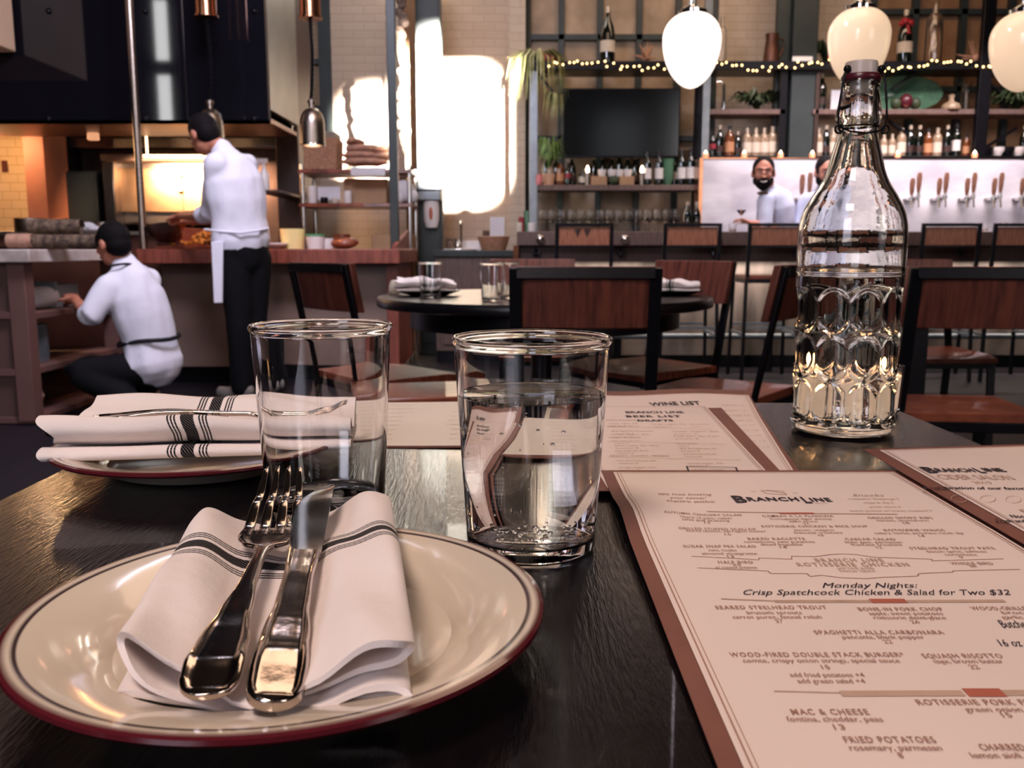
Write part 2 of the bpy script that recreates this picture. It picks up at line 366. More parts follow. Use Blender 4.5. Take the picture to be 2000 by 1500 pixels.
def textmesh(s, shear=0, bold=0, spacing=1.0):
    c = bpy.data.curves.new('t', 'FONT'); c.body = s; c.size = 1; c.resolution_u = 2; c.shear = shear; c.offset = bold; c.space_character = spacing
    o = bpy.data.objects.new('t', c); COL.objects.link(o); dg = bpy.context.evaluated_depsgraph_get(); dg.update()
    me = bpy.data.meshes.new_from_object(o.evaluated_get(dg)); vs = [v.co.copy() for v in me.vertices]; fs = [tuple(p.vertices) for p in me.polygons]
    bpy.data.objects.remove(o); bpy.data.curves.remove(c); bpy.data.meshes.remove(me); return vs, fs
def puttext(mb, s, x0, x1, y, h, shear=0, bold=0, zf=None, spacing=1.0, tilt=0):
    """text from x0 to x1 (world), baseline y, capital height h, lying on the surface zf(x, y)"""
    vs, fs = textmesh(s, shear, bold, spacing)
    if not vs: return
    a = min(v.x for v in vs); b = max(v.x for v in vs); k = (x1 - x0) / max(b - a, 1e-6)
    out = []
    for v in vs:
        X = x0 + (v.x - a) * k; Y = y + v.y * h / .7 + tilt * (X - x0); out.append((X, Y, zf(X, Y)))
    mb.add(out, fs)
def nth(i): return ('first', 'second', 'third', 'fourth', 'fifth', 'sixth', 'seventh', 'eighth', 'ninth', 'tenth', 'eleventh', 'twelfth', 'thirteenth', 'fourteenth', 'fifteenth', 'sixteenth')[i]

# ------------------------------------------------------------ the setting
X0, X1, Y0, Y1, ZC = -8.0, 8.0, -3.6, 9.0, 5.6
struct('floor', MB().box(X0, X1, Y0, Y1 + .2, -.1, 0), 'floor')
struct('ceiling', MB().box(X0, X1, Y0, Y1 + .2, ZC, ZC + .1), 'plaster')
struct('wall_left', MB().box(X0 - .1, X0, Y0, Y1, 0, ZC), 'plaster')
struct('wall_right', MB().box(X1, X1 + .1, Y0, Y1, 0, ZC), 'plaster')
# far brick wall with three window openings
def wx(px, Y=9.0): return (px - 1000) / FPX * Y
WIN = [(-2.20, -1.74, 1.85, 4.9), (.10, 1.98, 1.05, 3.9), (3.42, 6.2, 1.75, 3.9)]
wb = MB(); xs = X0
for a, b, z0, z1 in WIN:
    wb.box(xs, a, 9.0, 9.3, 0, ZC); wb.box(a, b, 9.0, 9.3, 0, z0); wb.box(a, b, 9.0, 9.3, z1, ZC); xs = b
wb.box(xs, X1, 9.0, 9.3, 0, ZC)
struct('wall_far', wb, 'brick')
def window(n, a, b, z0, z1, nx, nz, m, fw=.05):
    f = MB(); y0, y1 = 9.02, 9.10
    f.box(a, a + fw * 1.6, y0, y1, z0, z1).box(b - fw * 1.6, b, y0, y1, z0, z1).box(a, b, y0, y1, z0, z0 + fw).box(a, b, y0, y1, z1 - fw, z1)
    for i in range(1, nx): x = a + (b - a) * i / nx; f.box(x - .028, x + .028, y0 + .01, y1, z0, z1)
    for i in range(1, nz): z = z0 + (z1 - z0) * i / nz; f.box(a, b, y0 + .01, y1, z - .025, z + .025)
    o = struct('window_%d' % n, f, 'green')
    g = MB().box(a, b, 9.105, 9.115, z0, z1); p = obj('window_pane', g, m); p.parent = o; p.location = -Vector(o.location)
    return o
hw = MB().box(-1.25, -.45, 8.96, 8.995, 3.4, 4.3)
o = struct('window_9', hw, mat('transom_glass', '#ffffff', .3, 0, .1, 3, emit='#fff4e4', estr=14)); g = MB()
for x in (-1.25, -.85, -.45): g.box(x - .02, x + .02, 8.93, 8.96, 3.4, 4.3)
p = obj('window_frame', g, 'green'); p.parent = o; p.location = -Vector(o.location)
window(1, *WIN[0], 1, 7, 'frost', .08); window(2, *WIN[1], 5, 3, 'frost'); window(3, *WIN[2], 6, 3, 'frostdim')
# street wall behind the camera: brick with tall daylit windows
FW = [(-6.36, -6.09, 2.9, 4.02), (-6.36, -6.09, 4.25, 5.3), (-5.6, -3.6, 1.0, 4.4), (-.6, .1, 3.0, 4.6), (1.2, 3.6, 1.0, 4.4)]
fw = MB(); z_all = ZC
cuts = [(-6.36, -6.09, [(2.9, 4.02), (4.25, 5.3)]), (-3.3, -1.3, [(1.0, 4.4)]), (1.95, 2.85, [(2.7, 3.9)]), (3.6, 6.0, [(1.0, 4.4)])]
xs = X0
for a, b, hs in cuts:
    fw.box(xs, a, Y0 - .2, Y0, 0, ZC); z = 0
    for z0, z1 in hs: fw.box(a, b, Y0 - .2, Y0, z, z0); z = z1
    fw.box(a, b, Y0 - .2, Y0, z, ZC); xs = b
fw.box(xs, X1, Y0 - .2, Y0, 0, ZC)
struct('wall_street', fw, 'plaster')
daym = mat('daylit_glass', '#ffffff', .3, 0, .1, 3, emit='#eef2ff', estr=1.2)
dayn = mat('daylit_glass_bright', '#ffffff', .3, 0, .1, 3, emit='#f4f4f4', estr=16)
for i, (a, b, z0, z1, mm) in enumerate(((-6.36, -6.09, 2.9, 4.02, dayn), (-6.36, -6.09, 4.25, 5.3, dayn), (-3.3, -1.3, 1.0, 4.4, daym), (3.6, 6.0, 1.0, 4.4, daym), (1.95, 2.85, 2.7, 3.9, daym))):
    f = MB().box(a, b, Y0 - .12, Y0 - .11, z0, z1)
    o = struct('window_%d' % (4 + i), f, mm)
    if i > 1:
        g = MB()
        for k in range(1, 4): x = a + (b - a) * k / 4; g.box(x - .03, x + .03, Y0 - .1, Y0 - .06, z0, z1)
        for k in range(1, 5): z = z0 + (z1 - z0) * k / 5; g.box(a, b, Y0 - .1, Y0 - .06, z - .03, z + .03)
        p = obj('window_frame', g, 'green'); p.parent = o; p.location = -Vector(o.location)
# columns
c0 = at(815, 300, 7.9).x; c1 = at(862, 300, 7.9).x
struct('trim_1', MB().box(c0, c1, 7.9, 8.12, 0, ZC).box(c0 + .015, c1 - .015, 7.892, 7.9, .1, ZC), 'green', bevel=.01)
struct('trim_2', MB().box(at(790, 200, 8.3).x, at(816, 200, 8.3).x, 8.3, 9.0, 0, ZC), mat('ochre_brick', '#9c7656', .8, 0, .3, 6, .3, 20))
struct('trim_3', MB().box(at(996, 300, 8.7).x, at(1026, 300, 8.7).x, 8.75, 9.0, 0, ZC), 'brick')
a, b = at(1542, 200, 8.45).x, at(1590, 200, 8.45).x
struct('trim_4', MB().box(a, b, 8.42, 8.66, 0, ZC).box(a - .12, a, 8.5, 8.6, 0, ZC), 'green', bevel=.008)
a, b = at(1548, 110, 8.41), at(1587, 122, 8.41)  # thin white panel added in place of a daylight reflection on the column
tag(obj('glint_panel', MB().box(a.x, b.x, 8.408, 8.42, b.z, a.z), mat('glint_white', '#ffffff', .3, 0, .03, 3), None, world=True, bevel=.004), 'white panel standing in for a daylight reflection high on the dark green column', 'plate')

# ------------------------------------------------------------ dining table in front
TZ = .75
t = thing('dining_table', 'near black wooden dining table holding plates, glasses, menus and bottle', 'table', (.03, .45, 0))
def rr(x0, x1, y0, y1, r, n=8):
    out = []
    for cx, cy, a0 in ((x1 - r, y1 - r, 0), (x0 + r, y1 - r, 90), (x0 + r, y0 + r, 180), (x1 - r, y0 + r, 270)):
        out += [(cx + r * math.cos(R(a0 + 90 * i / n)), cy + r * math.sin(R(a0 + 90 * i / n))) for i in range(n + 1)]
    return out
def slab(pts, z0, z1):
    n = len(pts); return [(x, y, z0) for x, y in pts] + [(x, y, z1) for x, y in pts], [tuple(range(n - 1, -1, -1)), tuple(range(n, 2 * n))] + [(i, (i + 1) % n, n + (i + 1) % n, n + i) for i in range(n)]
vs, fs = slab(rr(-.35, .412, -.1, .985, .025), TZ - .032, TZ)
obj('tabletop', MB().add(vs, fs), 'table', t, world=True, bevel=.003)
obj('pedestal', MB().lathe([(0, 0), (.24, 0), (.24, .012), (.05, .03), (.035, .06), (.035, .69), (.16, .7), (.16, .715), (0, .715)], 32, (.03, .45, .002)), 'steel', t, world=True)

# ------------------------------------------------------------ plates
def plate(name, label, x, y, Rr, rimz):
    t = thing(name, label, 'plate', (x, y, TZ))
    h = rimz - TZ; s_ = Rr / .11
    prof = [(0, .004), (.062, .004), (.070, .006), (.0735, .0095), (.082, h - .006), (.100, h - .0015), (.1075, h), (.1098, h - .0008), (.110, h - .0025), (.1085, h - .004), (.098, h - .006), (.080, h - .012), (.072, .003), (.064, 0), (.058, 0), (.058, .0015), (0, .0015)]
    o = obj('glazed_dish', MB().lathe([(r * s_, z) for r, z in prof], 160), platemat(name + '_glaze', .1035 * s_, .1070 * s_), t, smooth=30)
    return t
plate('dinner_plate', 'cream plate with oxblood edge at front left under folded napkin and cutlery', -.095, .362, .1085, .771)
plate('dinner_plate', 'cream plate with oxblood edge further back on table under rolled napkin', -.243, .692, .111, .771)

# ------------------------------------------------------------ napkins
def catmull(P, n):
    out = []
    for i in range(len(P) - 1):
        p0 = P[max(i - 1, 0)]; p1 = P[i]; p2 = P[i + 1]; p3 = P[min(i + 2, len(P) - 1)]
        for k in range(n):
            t = k / n; out.append(tuple(.5 * ((2 * b) + (-a + c) * t + (2 * a - 5 * b + 4 * c - d) * t * t + (-a + 3 * b - 3 * c + d) * t ** 3) for a, b, c, d in zip(p0, p1, p2, p3)))
    out.append(P[-1]); return out
SERP = [(.62, .19), (.86, .20), (.97, .13), (.88, .05), (.5, .05), (.08, .05), (-.01, .15), (.05, .27), (.16, .25), (.34, .20), (.6, .27), (.88, .31), (.985, .39), (.92, .48), (.6, .44), (.30, .40), (.10, .44), (.0, .66), (.03, .88), (.12, .985), (.3, 1.0), (.7, 1.0), (.92, .98), (1.0, .86), (.985, .70), (.9, .62), (.7, .62), (.55, .56)]
def napkin(label, FL, FR, BL, BR, z0, z1, valley, vc, stripe_t, length, serp=SERP, sq=.12, wob=.0012, seed=1, front_v=1.0, thick=.0014, vw=.33):
    rnd = random.Random(seed); ph = [rnd.uniform(0, 6) for _ in range(8)]
    C = catmull(serp, 7); N = len(C); W_ = (Vector(FR) - Vector(FL)).length; H_ = z1 - z0
    vs = []; uv = []; NT = 40
    nrm = []
    for i in range(N):
        a, b = C[max(i - 1, 0)], C[min(i + 1, N - 1)]; d = Vector(((b[0] - a[0]) * W_, (b[1] - a[1]) * H_)).normalized(); nrm.append((-d.y, d.x))
    arc = [0.0]
    for i in range(1, N): arc.append(arc[-1] + math.hypot((C[i][0] - C[i - 1][0]) * W_, (C[i][1] - C[i - 1][1]) * H_))
    for k in range(NT + 1):
        tt = k / NT
        L = Vector(FL).lerp(Vector(BL), tt); Rt = Vector(FR).lerp(Vector(BR), tt)
        for sgn in (1, -1):
            for i in range(N):
                a = C[i][0] + nrm[i][0] * thick * sgn / W_; zn = C[i][1] * H_ + nrm[i][1] * thick * sgn
                # ends relax: front edge of each layer staggered
                stag = .006 * math.sin(ph[0] + 9 * C[i][1]) + .003 * math.sin(ph[1] + 7 * a)
                p = L.lerp(Rt, a); dirt = (Vector(BL) - Vector(FL)).normalized(); p = p + Vector((dirt.x, dirt.y)) * stag * (1 - tt) * (1 - tt)
                vf = front_v + (1 - front_v) * min(1, tt * 1.4)
                v = valley * vf * math.exp(-((a - vc) / vw) ** 2) * min(1, max(0, zn / H_)) ** 1.2
                corner = 1 - sq * (tt ** 3)
                z = z0 + zn * corner - v + wob * (math.sin(ph[2] + 14 * tt + 5 * a) + math.sin(ph[3] + 23 * a + 6 * tt)) * min(1, zn / H_)
                vs.append((p.x, p.y, z)); uv.append(((tt - stripe_t) * length, arc[i]))
    row = 2 * N; fs = []
    for k in range(NT):
        for s_ in (0, 1):
            o0 = k * row + s_ * N; o1 = o0 + row
            for i in range(N - 1): fs.append((o0 + i, o0 + i + 1, o1 + i + 1, o1 + i))
        for i in (0, N - 1): fs.append((k * row + i, (k + 1) * row + i, (k + 1) * row + N + i, k * row + N + i))
    for k in (0, NT):
        for i in range(N - 1): fs.append((k * row + i, k * row + i + 1, k * row + N + i + 1, k * row + N + i))
    mb = MB().add(vs, fs, uv)
    return tag(obj('napkin', mb, M['napkin'], None, smooth=80, world=True), label, 'napkin')
napkin('white napkin with black stripes folded on front plate beneath fork and knife', (-.1385, .296), (-.034, .285), (-.168, .466), (-.069, .484), .7555, .791, .0215, .45, .62, .19, seed=4, front_v=1.15)
napkin('white napkin with black stripes rolled on rear plate, cutlery lying in its fold', (-.337, .628), (-.332, .722), (-.120, .662), (-.128, .745), .7655, .803, .018, .45, .46, .215, seed=9, sq=.2)

# ------------------------------------------------------------ cutlery
def interp(T, x):
    if x <= T[0][0]: return T[0][1]
    for (a, u), (b, v) in zip(T, T[1:]):
        if x <= b:
            k = (x - a) / (b - a); k = k * k * (3 - 2 * k) if True else k
            return u + (v - u) * k
    return T[-1][1]
def sweep(wt, zt, tt, y0, y1, n, ridge=True, xoff=None):
    """flat bar of varying half width, height and half thickness, with a raised border like a handle's"""
    vs = []; m_ = 32; n += 24 if ridge else 0
    for i in range(n + 1):
        y = y0 + (y1 - y0) * ((i - 24) / (n - 24) if ridge and i >= 24 else i / n)
        if ridge: y = y0 + .010 * (i / 24) ** 1.6 if i < 24 else y0 + .010 + (y1 - y0 - .010) * (i - 24) / (n - 24)
        w_ = interp(wt, max(y, .010)) * math.sqrt(max(.0025, 1 - (1 - min(1, y / .010)) ** 2)) if ridge else interp(wt, y); z = interp(zt, y); th = interp(tt, y); xo = xoff(y) if xoff else 0
        for j in range(m_):
            a = 2 * math.pi * j / m_; cx = math.cos(a); sz = math.sin(a)
            x = math.copysign(abs(cx) ** .6, cx) * w_; zz = math.copysign(abs(sz) ** .55, sz) * th * (.45 + .55 * min(1, (y / .006) ** .5) if ridge else 1)
            if ridge and sz > .05 and w_ > .004 and y > .003: zz -= th * .60 * min(1, (w_ - .004) / .004) * min(1, (y - .003) / .0015) * max(0, min(1, (.80 - abs(x) / w_) / .12))
            vs.append((xo + x, y, z + zz))
    fs = [(i * m_ + j, i * m_ + (j + 1) % m_, (i + 1) * m_ + (j + 1) % m_, (i + 1) * m_ + j) for i in range(n) for j in range(m_)]
    fs += [tuple(range(m_ - 1, -1, -1)), tuple(range(n * m_, (n + 1) * m_))]
    return vs, fs
HW = [(0, .0015), (.0012, .0052), (.004, .0088), (.009, .0103), (.016, .0104), (.03, .0094), (.055, .0062), (.085, .0038), (.112, .0027), (.120, .0028)]
def fork_parts(t, s_=1, zt=None):
    zt = zt or [(0, .0075), (.02, .0125), (.06, .0145), (.110, .0165), (.13, .0165), (.148, .0175), (.172, .026), (.198, .0375)]
    hw = HW + [(.125, .0042), (.131, .0112), (.138, .0143), (.150, .0146)]
    th = [(0, .0022), (.02, .0020), (.1, .0018), (.118, .0018), (.135, .0012), (.2, .0008)]
    vs, fs = sweep(hw, zt, th, 0, .148, 110); obj('handle', MB().add(vs, fs), 'cutlery', t, smooth=50)
    mb = MB()
    for k in range(4):
        xo = (-.0119, -.0040, .0040, .0119)[k]
        w2 = [(.140, .0029), (.150, .0026), (.175, .0020), (.193, .0013), (.198, .0005)]
        vs, fs = sweep(w2, zt, [(.14, .0011), (.19, .0008), (.198, .0004)], .141, .198, 30, False, lambda y, xo=xo: xo * (1 - .28 * (y - .141) / .057))
        q = obj('tine', MB().add(vs, fs), 'cutlery', t, smooth=50)
def place(t, base, tip):
    """aim the thing's +y from base to tip in plan; z from base"""
    b, e = Vector(base), Vector(tip); t.location = b; t.rotation_euler = (0, 0, math.atan2(e.y - b.y, e.x - b.x) - R(90)); t.scale = (1, (Vector((e.x, e.y)) - Vector((b.x, b.y))).length / .198, 1)
fk = thing('dinner_fork', 'silver dinner fork resting tines up on the folded napkin', 'fork'); fork_parts(fk)
place(fk, (-.1015, .277, .7645), (-.1235, .474, 0))
kn = thing('dinner_knife', 'silver table knife with black-reflecting handle beside fork on front plate', 'knife')
kw = [(0, .0015), (.0012, .0048), (.004, .0082), (.009, .0098), (.016, .0100), (.035, .0088), (.06, .0068), (.085, .0062), (.105, .0068), (.112, .0070)]
kz = [(0, .0085), (.03, .0145), (.05, .0165), (.1, .020), (.112, .0205), (.2, .0295)]
vs, fs = sweep(kw, kz, [(0, .0035), (.02, .0042), (.06, .0038), (.112, .0036)], 0, .112, 90); obj('handle', MB().add(vs, fs), 'cutlery', kn, smooth=50)
bv = []; NB = 30
for i in range(NB + 1):
    k = i / NB; y = .111 + .087 * k
    r_ = .0075 + .0012 * k if k < .92 else .0087 * (1 - ((k - .92) / .08) ** 3 * .25)
    l_ = -.0060 - .0030 * math.sin(min(1, k * 1.6) * 1.57) if k < .55 else -.0090 + .0165 * ((k - .55) / .45) ** 1.8
    z = interp(kz, y)
    bv += [(l_, y, z), (l_ + (r_ - l_) * .3, y, z + .0006), (r_, y, z + .0011), (r_, y, z - .0009), (l_ + (r_ - l_) * .3, y, z - .0006)]
bf = [(i * 5 + j, i * 5 + (j + 1) % 5, (i + 1) * 5 + (j + 1) % 5, (i + 1) * 5 + j) for i in range(NB) for j in range(5)] + [(4, 3, 2, 1, 0), tuple(NB * 5 + j for j in range(5))]
obj('blade', MB().add(bv, bf), 'chrome', kn, smooth=50)
place(kn, (-.0785, .2710, .7635), (-.1080, .472, 0)); kn.rotation_euler[1] = R(6)
f2 = thing('dinner_fork', 'silver fork lying lengthwise in the rolled napkin on rear plate', 'fork'); fork_parts(f2, zt=[(0, .0045), (.06, .0085), (.115, .006), (.14, .003), (.160, .003), (.180, .007), (.198, .013)])
place(f2, (-.322, .672, .7865), (-.128, .694, 0))
k2 = thing('table_knife', 'silver knife under the fork in the rolled napkin, handle end poking out left', 'knife')
vs, fs = sweep(kw, [(0, .0), (.2, .002)], [(0, .003), (.112, .003)], 0, .112, 60); obj('handle', MB().add(vs, fs), 'cutlery', k2, smooth=50)
obj('blade', MB().add(*sweep([(.11, .0065), (.17, .0085), (.19, .006), (.198, .001)], [(.1, 0), (.2, .002)], [(.1, .0009), (.2, .0006)], .108, .198, 30, False)), 'chrome', k2, smooth=50)
place(k2, (-.347, .655, .7835), (-.150, .672, 0))

# ------------------------------------------------------------ tumblers
def tumbler_mb(rt, rb, h, wall=.0016, base=.009, n=96):
    return MB().lathe([(0, 0), (rb - .003, 0), (rb, .003), (rb + (rt - rb) * .5, h * .5), (rb + (rt - rb) * (h - .0075) / h, h - .0075), (rb + (rt - rb) * (h - .0060) / h, h - .0060), (rt - .0002, h - .0045), (rt + .0006, h - .0035), (rt + .0012, h - .0022), (rt + .0011, h - .0009), (rt + .0003, h + .0001), (rt - .0008, h + .0003), (rt - .0018, h - .0003), (rt - .0025, h - .0014), (rt - .0024, h - .0028), (rt - wall - .0003, h - .0045), (rb + (rt - rb) * (h - .0060) / h - wall, h - .0060), (rb + (rt - rb) * (h - .0075) / h - wall, h - .0075), (rb + (rt - rb) * .5 - wall, h * .5), (rb - wall, base + .004), (rb - wall - .004, base), (0, base - .0015)], n)
g1 = thing('water_glass', 'empty clear tumbler standing between the two plates', 'glass', (-.1195, .560, TZ))
obj('tumbler', tumbler_mb(.0432, .0370, .1225), 'glass', g1, smooth=50)
g2 = thing('water_glass', 'tumbler two thirds full of sparkling water right of front plate', 'glass', (.0110, .495, TZ))
obj('tumbler', tumbler_mb(.0435, .0365, .1210), 'glass', g2, smooth=50)
wr = lambda z: .0365 + (.0435 - .0365) * z / .121 - .0009
WL = .0885
obj('water', MB().lathe([(0, .0072), (wr(.01) - .005, .0082), (wr(.013), .0125), (wr(.05), .05), (wr(WL), WL + .0008), (wr(WL) - .0015, WL), (0, WL)], 96), 'water', g2, smooth=50)
bb = MB(); rnd = random.Random(3)
for i in range(150):
    if i < 95: q = rnd.uniform(0, 1) ** .5 * .031; a = rnd.uniform(0, 6.28); z = .0115 + abs(rnd.gauss(0, .003)); r_ = rnd.uniform(.0005, .0012)
    elif i < 130: q = rnd.uniform(.8, .97) * .036; a = rnd.uniform(0, 6.28); z = rnd.uniform(.02, WL - .004); r_ = rnd.uniform(.0003, .0009)
    else: q = rnd.uniform(.5, .99) * .0385; a = rnd.uniform(0, 6.28); z = WL - .0008; r_ = rnd.uniform(.0006, .0013)
    bb.ball((q * math.cos(a), q * math.sin(a), z), r_, 8, 6)
tag(obj('bubbles', bb, 'bubble', g2, smooth=80), kind='stuff')

# ------------------------------------------------------------ swing-top bottle
b0 = thing('swing_top_bottle', 'tall clear swing-top water bottle with faceted lower half', 'bottle', (.3115, .832, TZ))
OUT = [(.0, .0), (.040, 0), (.0455, .003), (.0470, .008), (.0470, .145), (.0478, .1485), (.0470, .152), (.0478, .168), (.0475, .180), (.0466, .1915), (.0437, .203), (.0376, .215), (.0302, .227), (.0252, .239), (.0218, .253), (.0188, .265), (.0172, .274), (.0168, .279), (.0192, .2815), (.0202, .286), (.0196, .292), (.0178, .302), (.0163, .309), (.0160, .312), (.0168, .314), (.0168, .317), (.0155, .3185)]
def rows(n=120):
    # resample the outer profile finely
    pr = [q for q in OUT if q[0] > .001]; out = []
    for i in range(len(pr) - 1):
        p0, p1, p2, p3 = pr[max(i - 1, 0)], pr[i], pr[i + 1], pr[min(i + 2, len(pr) - 1)]
        if p1[1] < .15: p0, p3 = p1, p2
        k = max(1, int((abs(p2[1] - p1[1])) / .0014))
        for j in range(k):
            t = j / k; out.append(tuple(.5 * ((2 * b) + (-a + c) * t + (2 * a - 5 * b + 4 * c - d) * t * t + (-a + 3 * b - 3 * c + d) * t ** 3) for a, b, c, d in zip(p0, p1, p2, p3)))
    out.append(pr[-1]); return out
NF, NS = 10, 200
vs = [(0, 0, .004)]; fs = []; prof = rows()
for r_, z in prof:
    for j in range(NS):
        a = 2 * math.pi * j / NS + .31; rr_ = r_
        for k in range(3):
            zc = .030 + .042 * k; hz = .0205
            ap = (a * NF / (2 * math.pi) + .5 * 0) % 1 - .5; th = ap * 2 * math.pi / NF
            zz = (z - zc) / hz
            if abs(zz) < 1 and r_ > .04:
                lim = 1 - .55 * (abs(ap) * 2) ** 2.2
                m_ = max(0, min(1, (lim - abs(zz)) / .10)); m_ = m_ * m_ * (3 - 2 * m_)
                flat = r_ * math.cos(math.pi / NF) / math.cos(th)
                rr_ = r_ - (r_ - flat + .0007) * m_
        if r_ < .03 and z > .285 and z < .31: rr_ = r_ * (1 - .03 * abs(math.sin(a * 4)))
        vs.append((rr_ * math.cos(a), rr_ * math.sin(a), z))
K = len(prof)
inner = [(.0128, .3180), (.0132, .300), (.0138, .285), (.0140, .274), (.0160, .264), (.0187, .253), (.0222, .239), (.0270, .227), (.0342, .215), (.0405, .203), (.0436, .1915), (.0446, .180), (.0446, .150), (.0436, .1), (.0434, .04), (.0430, .016), (.038, .010), (.020, .012), (0, .014)]
_i = catmull(inner[:-2], 6); inner = _i + inner[-2:]
fs += [(0, 1 + (j + 1) % NS, 1 + j) for j in range(NS)]
for i in range(K - 1):
    for j in range(NS):
        a = 1 + i * NS; fs.append((a + j, a + (j + 1) % NS, a + NS + (j + 1) % NS, a + NS + j))
last = 1 + (K - 1) * NS
for r_, z in inner:
    base = len(vs)
    if r_ == 0:
        vs.append((0, 0, z)); fs += [(last + j, last + (j + 1) % NS, base) for j in range(NS)]; break
    for j in range(NS): a = 2 * math.pi * j / NS + .31; vs.append((r_ * math.cos(a), r_ * math.sin(a), z))
    fs += [(last + j, last + (j + 1) % NS, base + (j + 1) % NS, base + j) for j in range(NS)]; last = base
obj('bottle_glass', MB().add(vs, fs), 'bottleglass', b0, smooth=60)
obj('water', MB().lathe([(0, .0142), (.020, .0122), (.038, .0104), (.0434, .0165), (.0438, .04), (.0440, .1), (.0444, .1445), (.0438, .1436), (0, .1434)], 96), 'water', b0, smooth=50)
obj('stopper', MB().lathe([(0, .304), (.0075, .305), (.0085, .312), (.0105, .318), (.0140, .3215), (.0142, .331), (.0136, .3335), (0, .334)], 48), 'stopper', b0)
obj('rubber_seal', MB().lathe([(.009, .3165), (.0160, .3165), (.0172, .318), (.0172, .3205), (.0160, .3225), (.009, .3225)], 48), 'rubber', b0)
wr_ = MB()
arcpts = [(-.0145, -.006, .327), (-.0175, -.008, .322), (-.0190, -.009, .312), (-.0205, -.009, .300), (-.0215, -.009, .288), (-.0205, -.009, .277), (-.0185, -.009, .271)]
wr_.tube(arcpts, .0011, 8, caps=True, round_=True)
wr_.tube([(-x, y, z) for x, y, z in arcpts], .0011, 8, round_=True)
wr_.tube([(.0172 * math.cos(a * .1309), .0172 * math.sin(a * .1309), .2775) for a in range(49)], .0008, 6)
wr_.tube([(-.0185, -.009, .276), (-.0125, -.0145, .2722), (0, -.0180, .2700), (.0125, -.0145, .2722), (.0185, -.009, .276)], .0009, 6)
wr_.ball((-.0150, -.0075, .3265), .0034, 14, 10).ball((.0150, -.0075, .3265), .0034, 14, 10)
for sx in (-1, 1): wr_.tube([(sx * (.0205 + .0036 * math.cos(a * .524)), -.010, .2745 + .0036 * math.sin(a * .524)) for a in range(13)], .0010, 6)
wr_.tube([(-.0190, -.011, .292), (-.0150, -.016, .2935)], .0018, 8, round_=True)
obj('wire_bail', wr_, 'wire', b0, smooth=60)

# ------------------------------------------------------------ candles behind the bottle
def candle(label, x, y):
    t = thing('votive_candle', label, 'candle', (x, y, TZ), 0, 'votive candles behind the bottle')
    obj('glass_cup', MB().lathe([(0, 0), (.021, 0), (.024, .003), (.0265, .05), (.0253, .0505), (.0228, .006), (0, .004)], 40), 'glass', t)
    obj('wax', MB().lathe([(0, .0045), (.0222, .0062), (.0243, .040), (.022, .0385), (0, .037)], 40), 'wax', t)
    obj('flame', MB().lathe([(0, .041), (.0025, .044), (.0034, .048), (.0022, .054), (0, .062)], 16), 'flame', t)
    point('candle_light', (x, y, TZ + .055), .35, '#ffb070', .006)
candle('lit votive candle behind the tall bottle, the left one', .322, .930)
candle('lit votive candle behind the tall bottle, the right one', .380, .925)

# ------------------------------------------------------------ menus
def sheet(x0, x1, y0, y1, zf, n=24, m_=24, quad=None, th=.0006):
    vs = []
    for k in (1, -1):
        for j in range(m_ + 1):
            for i in range(n + 1):
                a, b = i / n, j / m_
                if quad:
                    p = Vector(quad[0]).lerp(Vector(quad[1]), a).lerp(Vector(quad[3]).lerp(Vector(quad[2]), a), b); x, y = p.x, p.y
                else: x, y = x0 + (x1 - x0) * a, y0 + (y1 - y0) * b
                vs.append((x, y, zf(x, y) + (0 if k == 1 else -th)))
    w_ = n + 1; S_ = w_ * (m_ + 1); fs = []
    for s_ in (0, S_): fs += [(s_ + j * w_ + i, s_ + j * w_ + i + 1, s_ + (j + 1) * w_ + i + 1, s_ + (j + 1) * w_ + i) for j in range(m_) for i in range(n)]
    rim = [i for i in range(w_)] + [j * w_ + n for j in range(1, m_ + 1)] + [m_ * w_ + i for i in range(n - 1, -1, -1)] + [j * w_ for j in range(m_ - 1, 0, -1)]
    fs += [(rim[i], rim[(i + 1) % len(rim)], S_ + rim[(i + 1) % len(rim)], S_ + rim[i]) for i in range(len(rim))]
    return MB().add(vs, fs)
def inset(q, d):
    c = sum((Vector(p) for p in q), Vector((0, 0))) / 4; out = []
    for i in range(4):
        p = Vector(q[i]); e1 = (Vector(q[(i + 1) % 4]) - p).normalized(); e2 = (Vector(q[(i - 1) % 4]) - p).normalized(); out.append(tuple(p + (e1 + e2) * d))
    return out
def lines(mb, q, w_, zf, m_=30, d=.0004):
    for i in range(4):
        a, b = Vector(q[i]), Vector(q[(i + 1) % 4]); n_ = (b - a).normalized(); s_ = Vector((-n_.y, n_.x)) * w_ / 2; vs = []
        for k in range(m_ + 1):
            p = a.lerp(b, k / m_); vs += [(p.x + s_.x, p.y + s_.y, zf(*(p + s_)) + d), (p.x - s_.x, p.y - s_.y, zf(*(p - s_)) + d)]
        mb.add(vs, [(2 * k, 2 * k + 1, 2 * k + 3, 2 * k + 2) for k in range(m_)])
def menu(name, label, quad, zf, border, page='cream', back='brownpaper', frame=True, frame_in=.006):
    c = sum((Vector(p) for p in quad), Vector((0, 0))) / 4
    t = thing(name, label, 'menu', (c.x, c.y, TZ))
    obj('backing_card', sheet(0, 0, 0, 0, lambda x, y: zf(x, y), quad=quad), back, t, world=True, smooth=60)
    if border is not None:
        pq = inset(quad, border) if not isinstance(border, list) else border
        obj('page', sheet(0, 0, 0, 0, lambda x, y: zf(x, y) + .0007, quad=pq, th=.0003), page, t, world=True, smooth=60)
        if frame:
            mb = MB(); z2 = lambda x, y: zf(x, y) + .0007
            lines(mb, inset(pq, .0025), .0006, z2); lines(mb, inset(pq, .0045), .0003, z2)
            obj('printed_border', mb, 'inkbrown', t, world=True, smooth=0, fix=False)
    return t
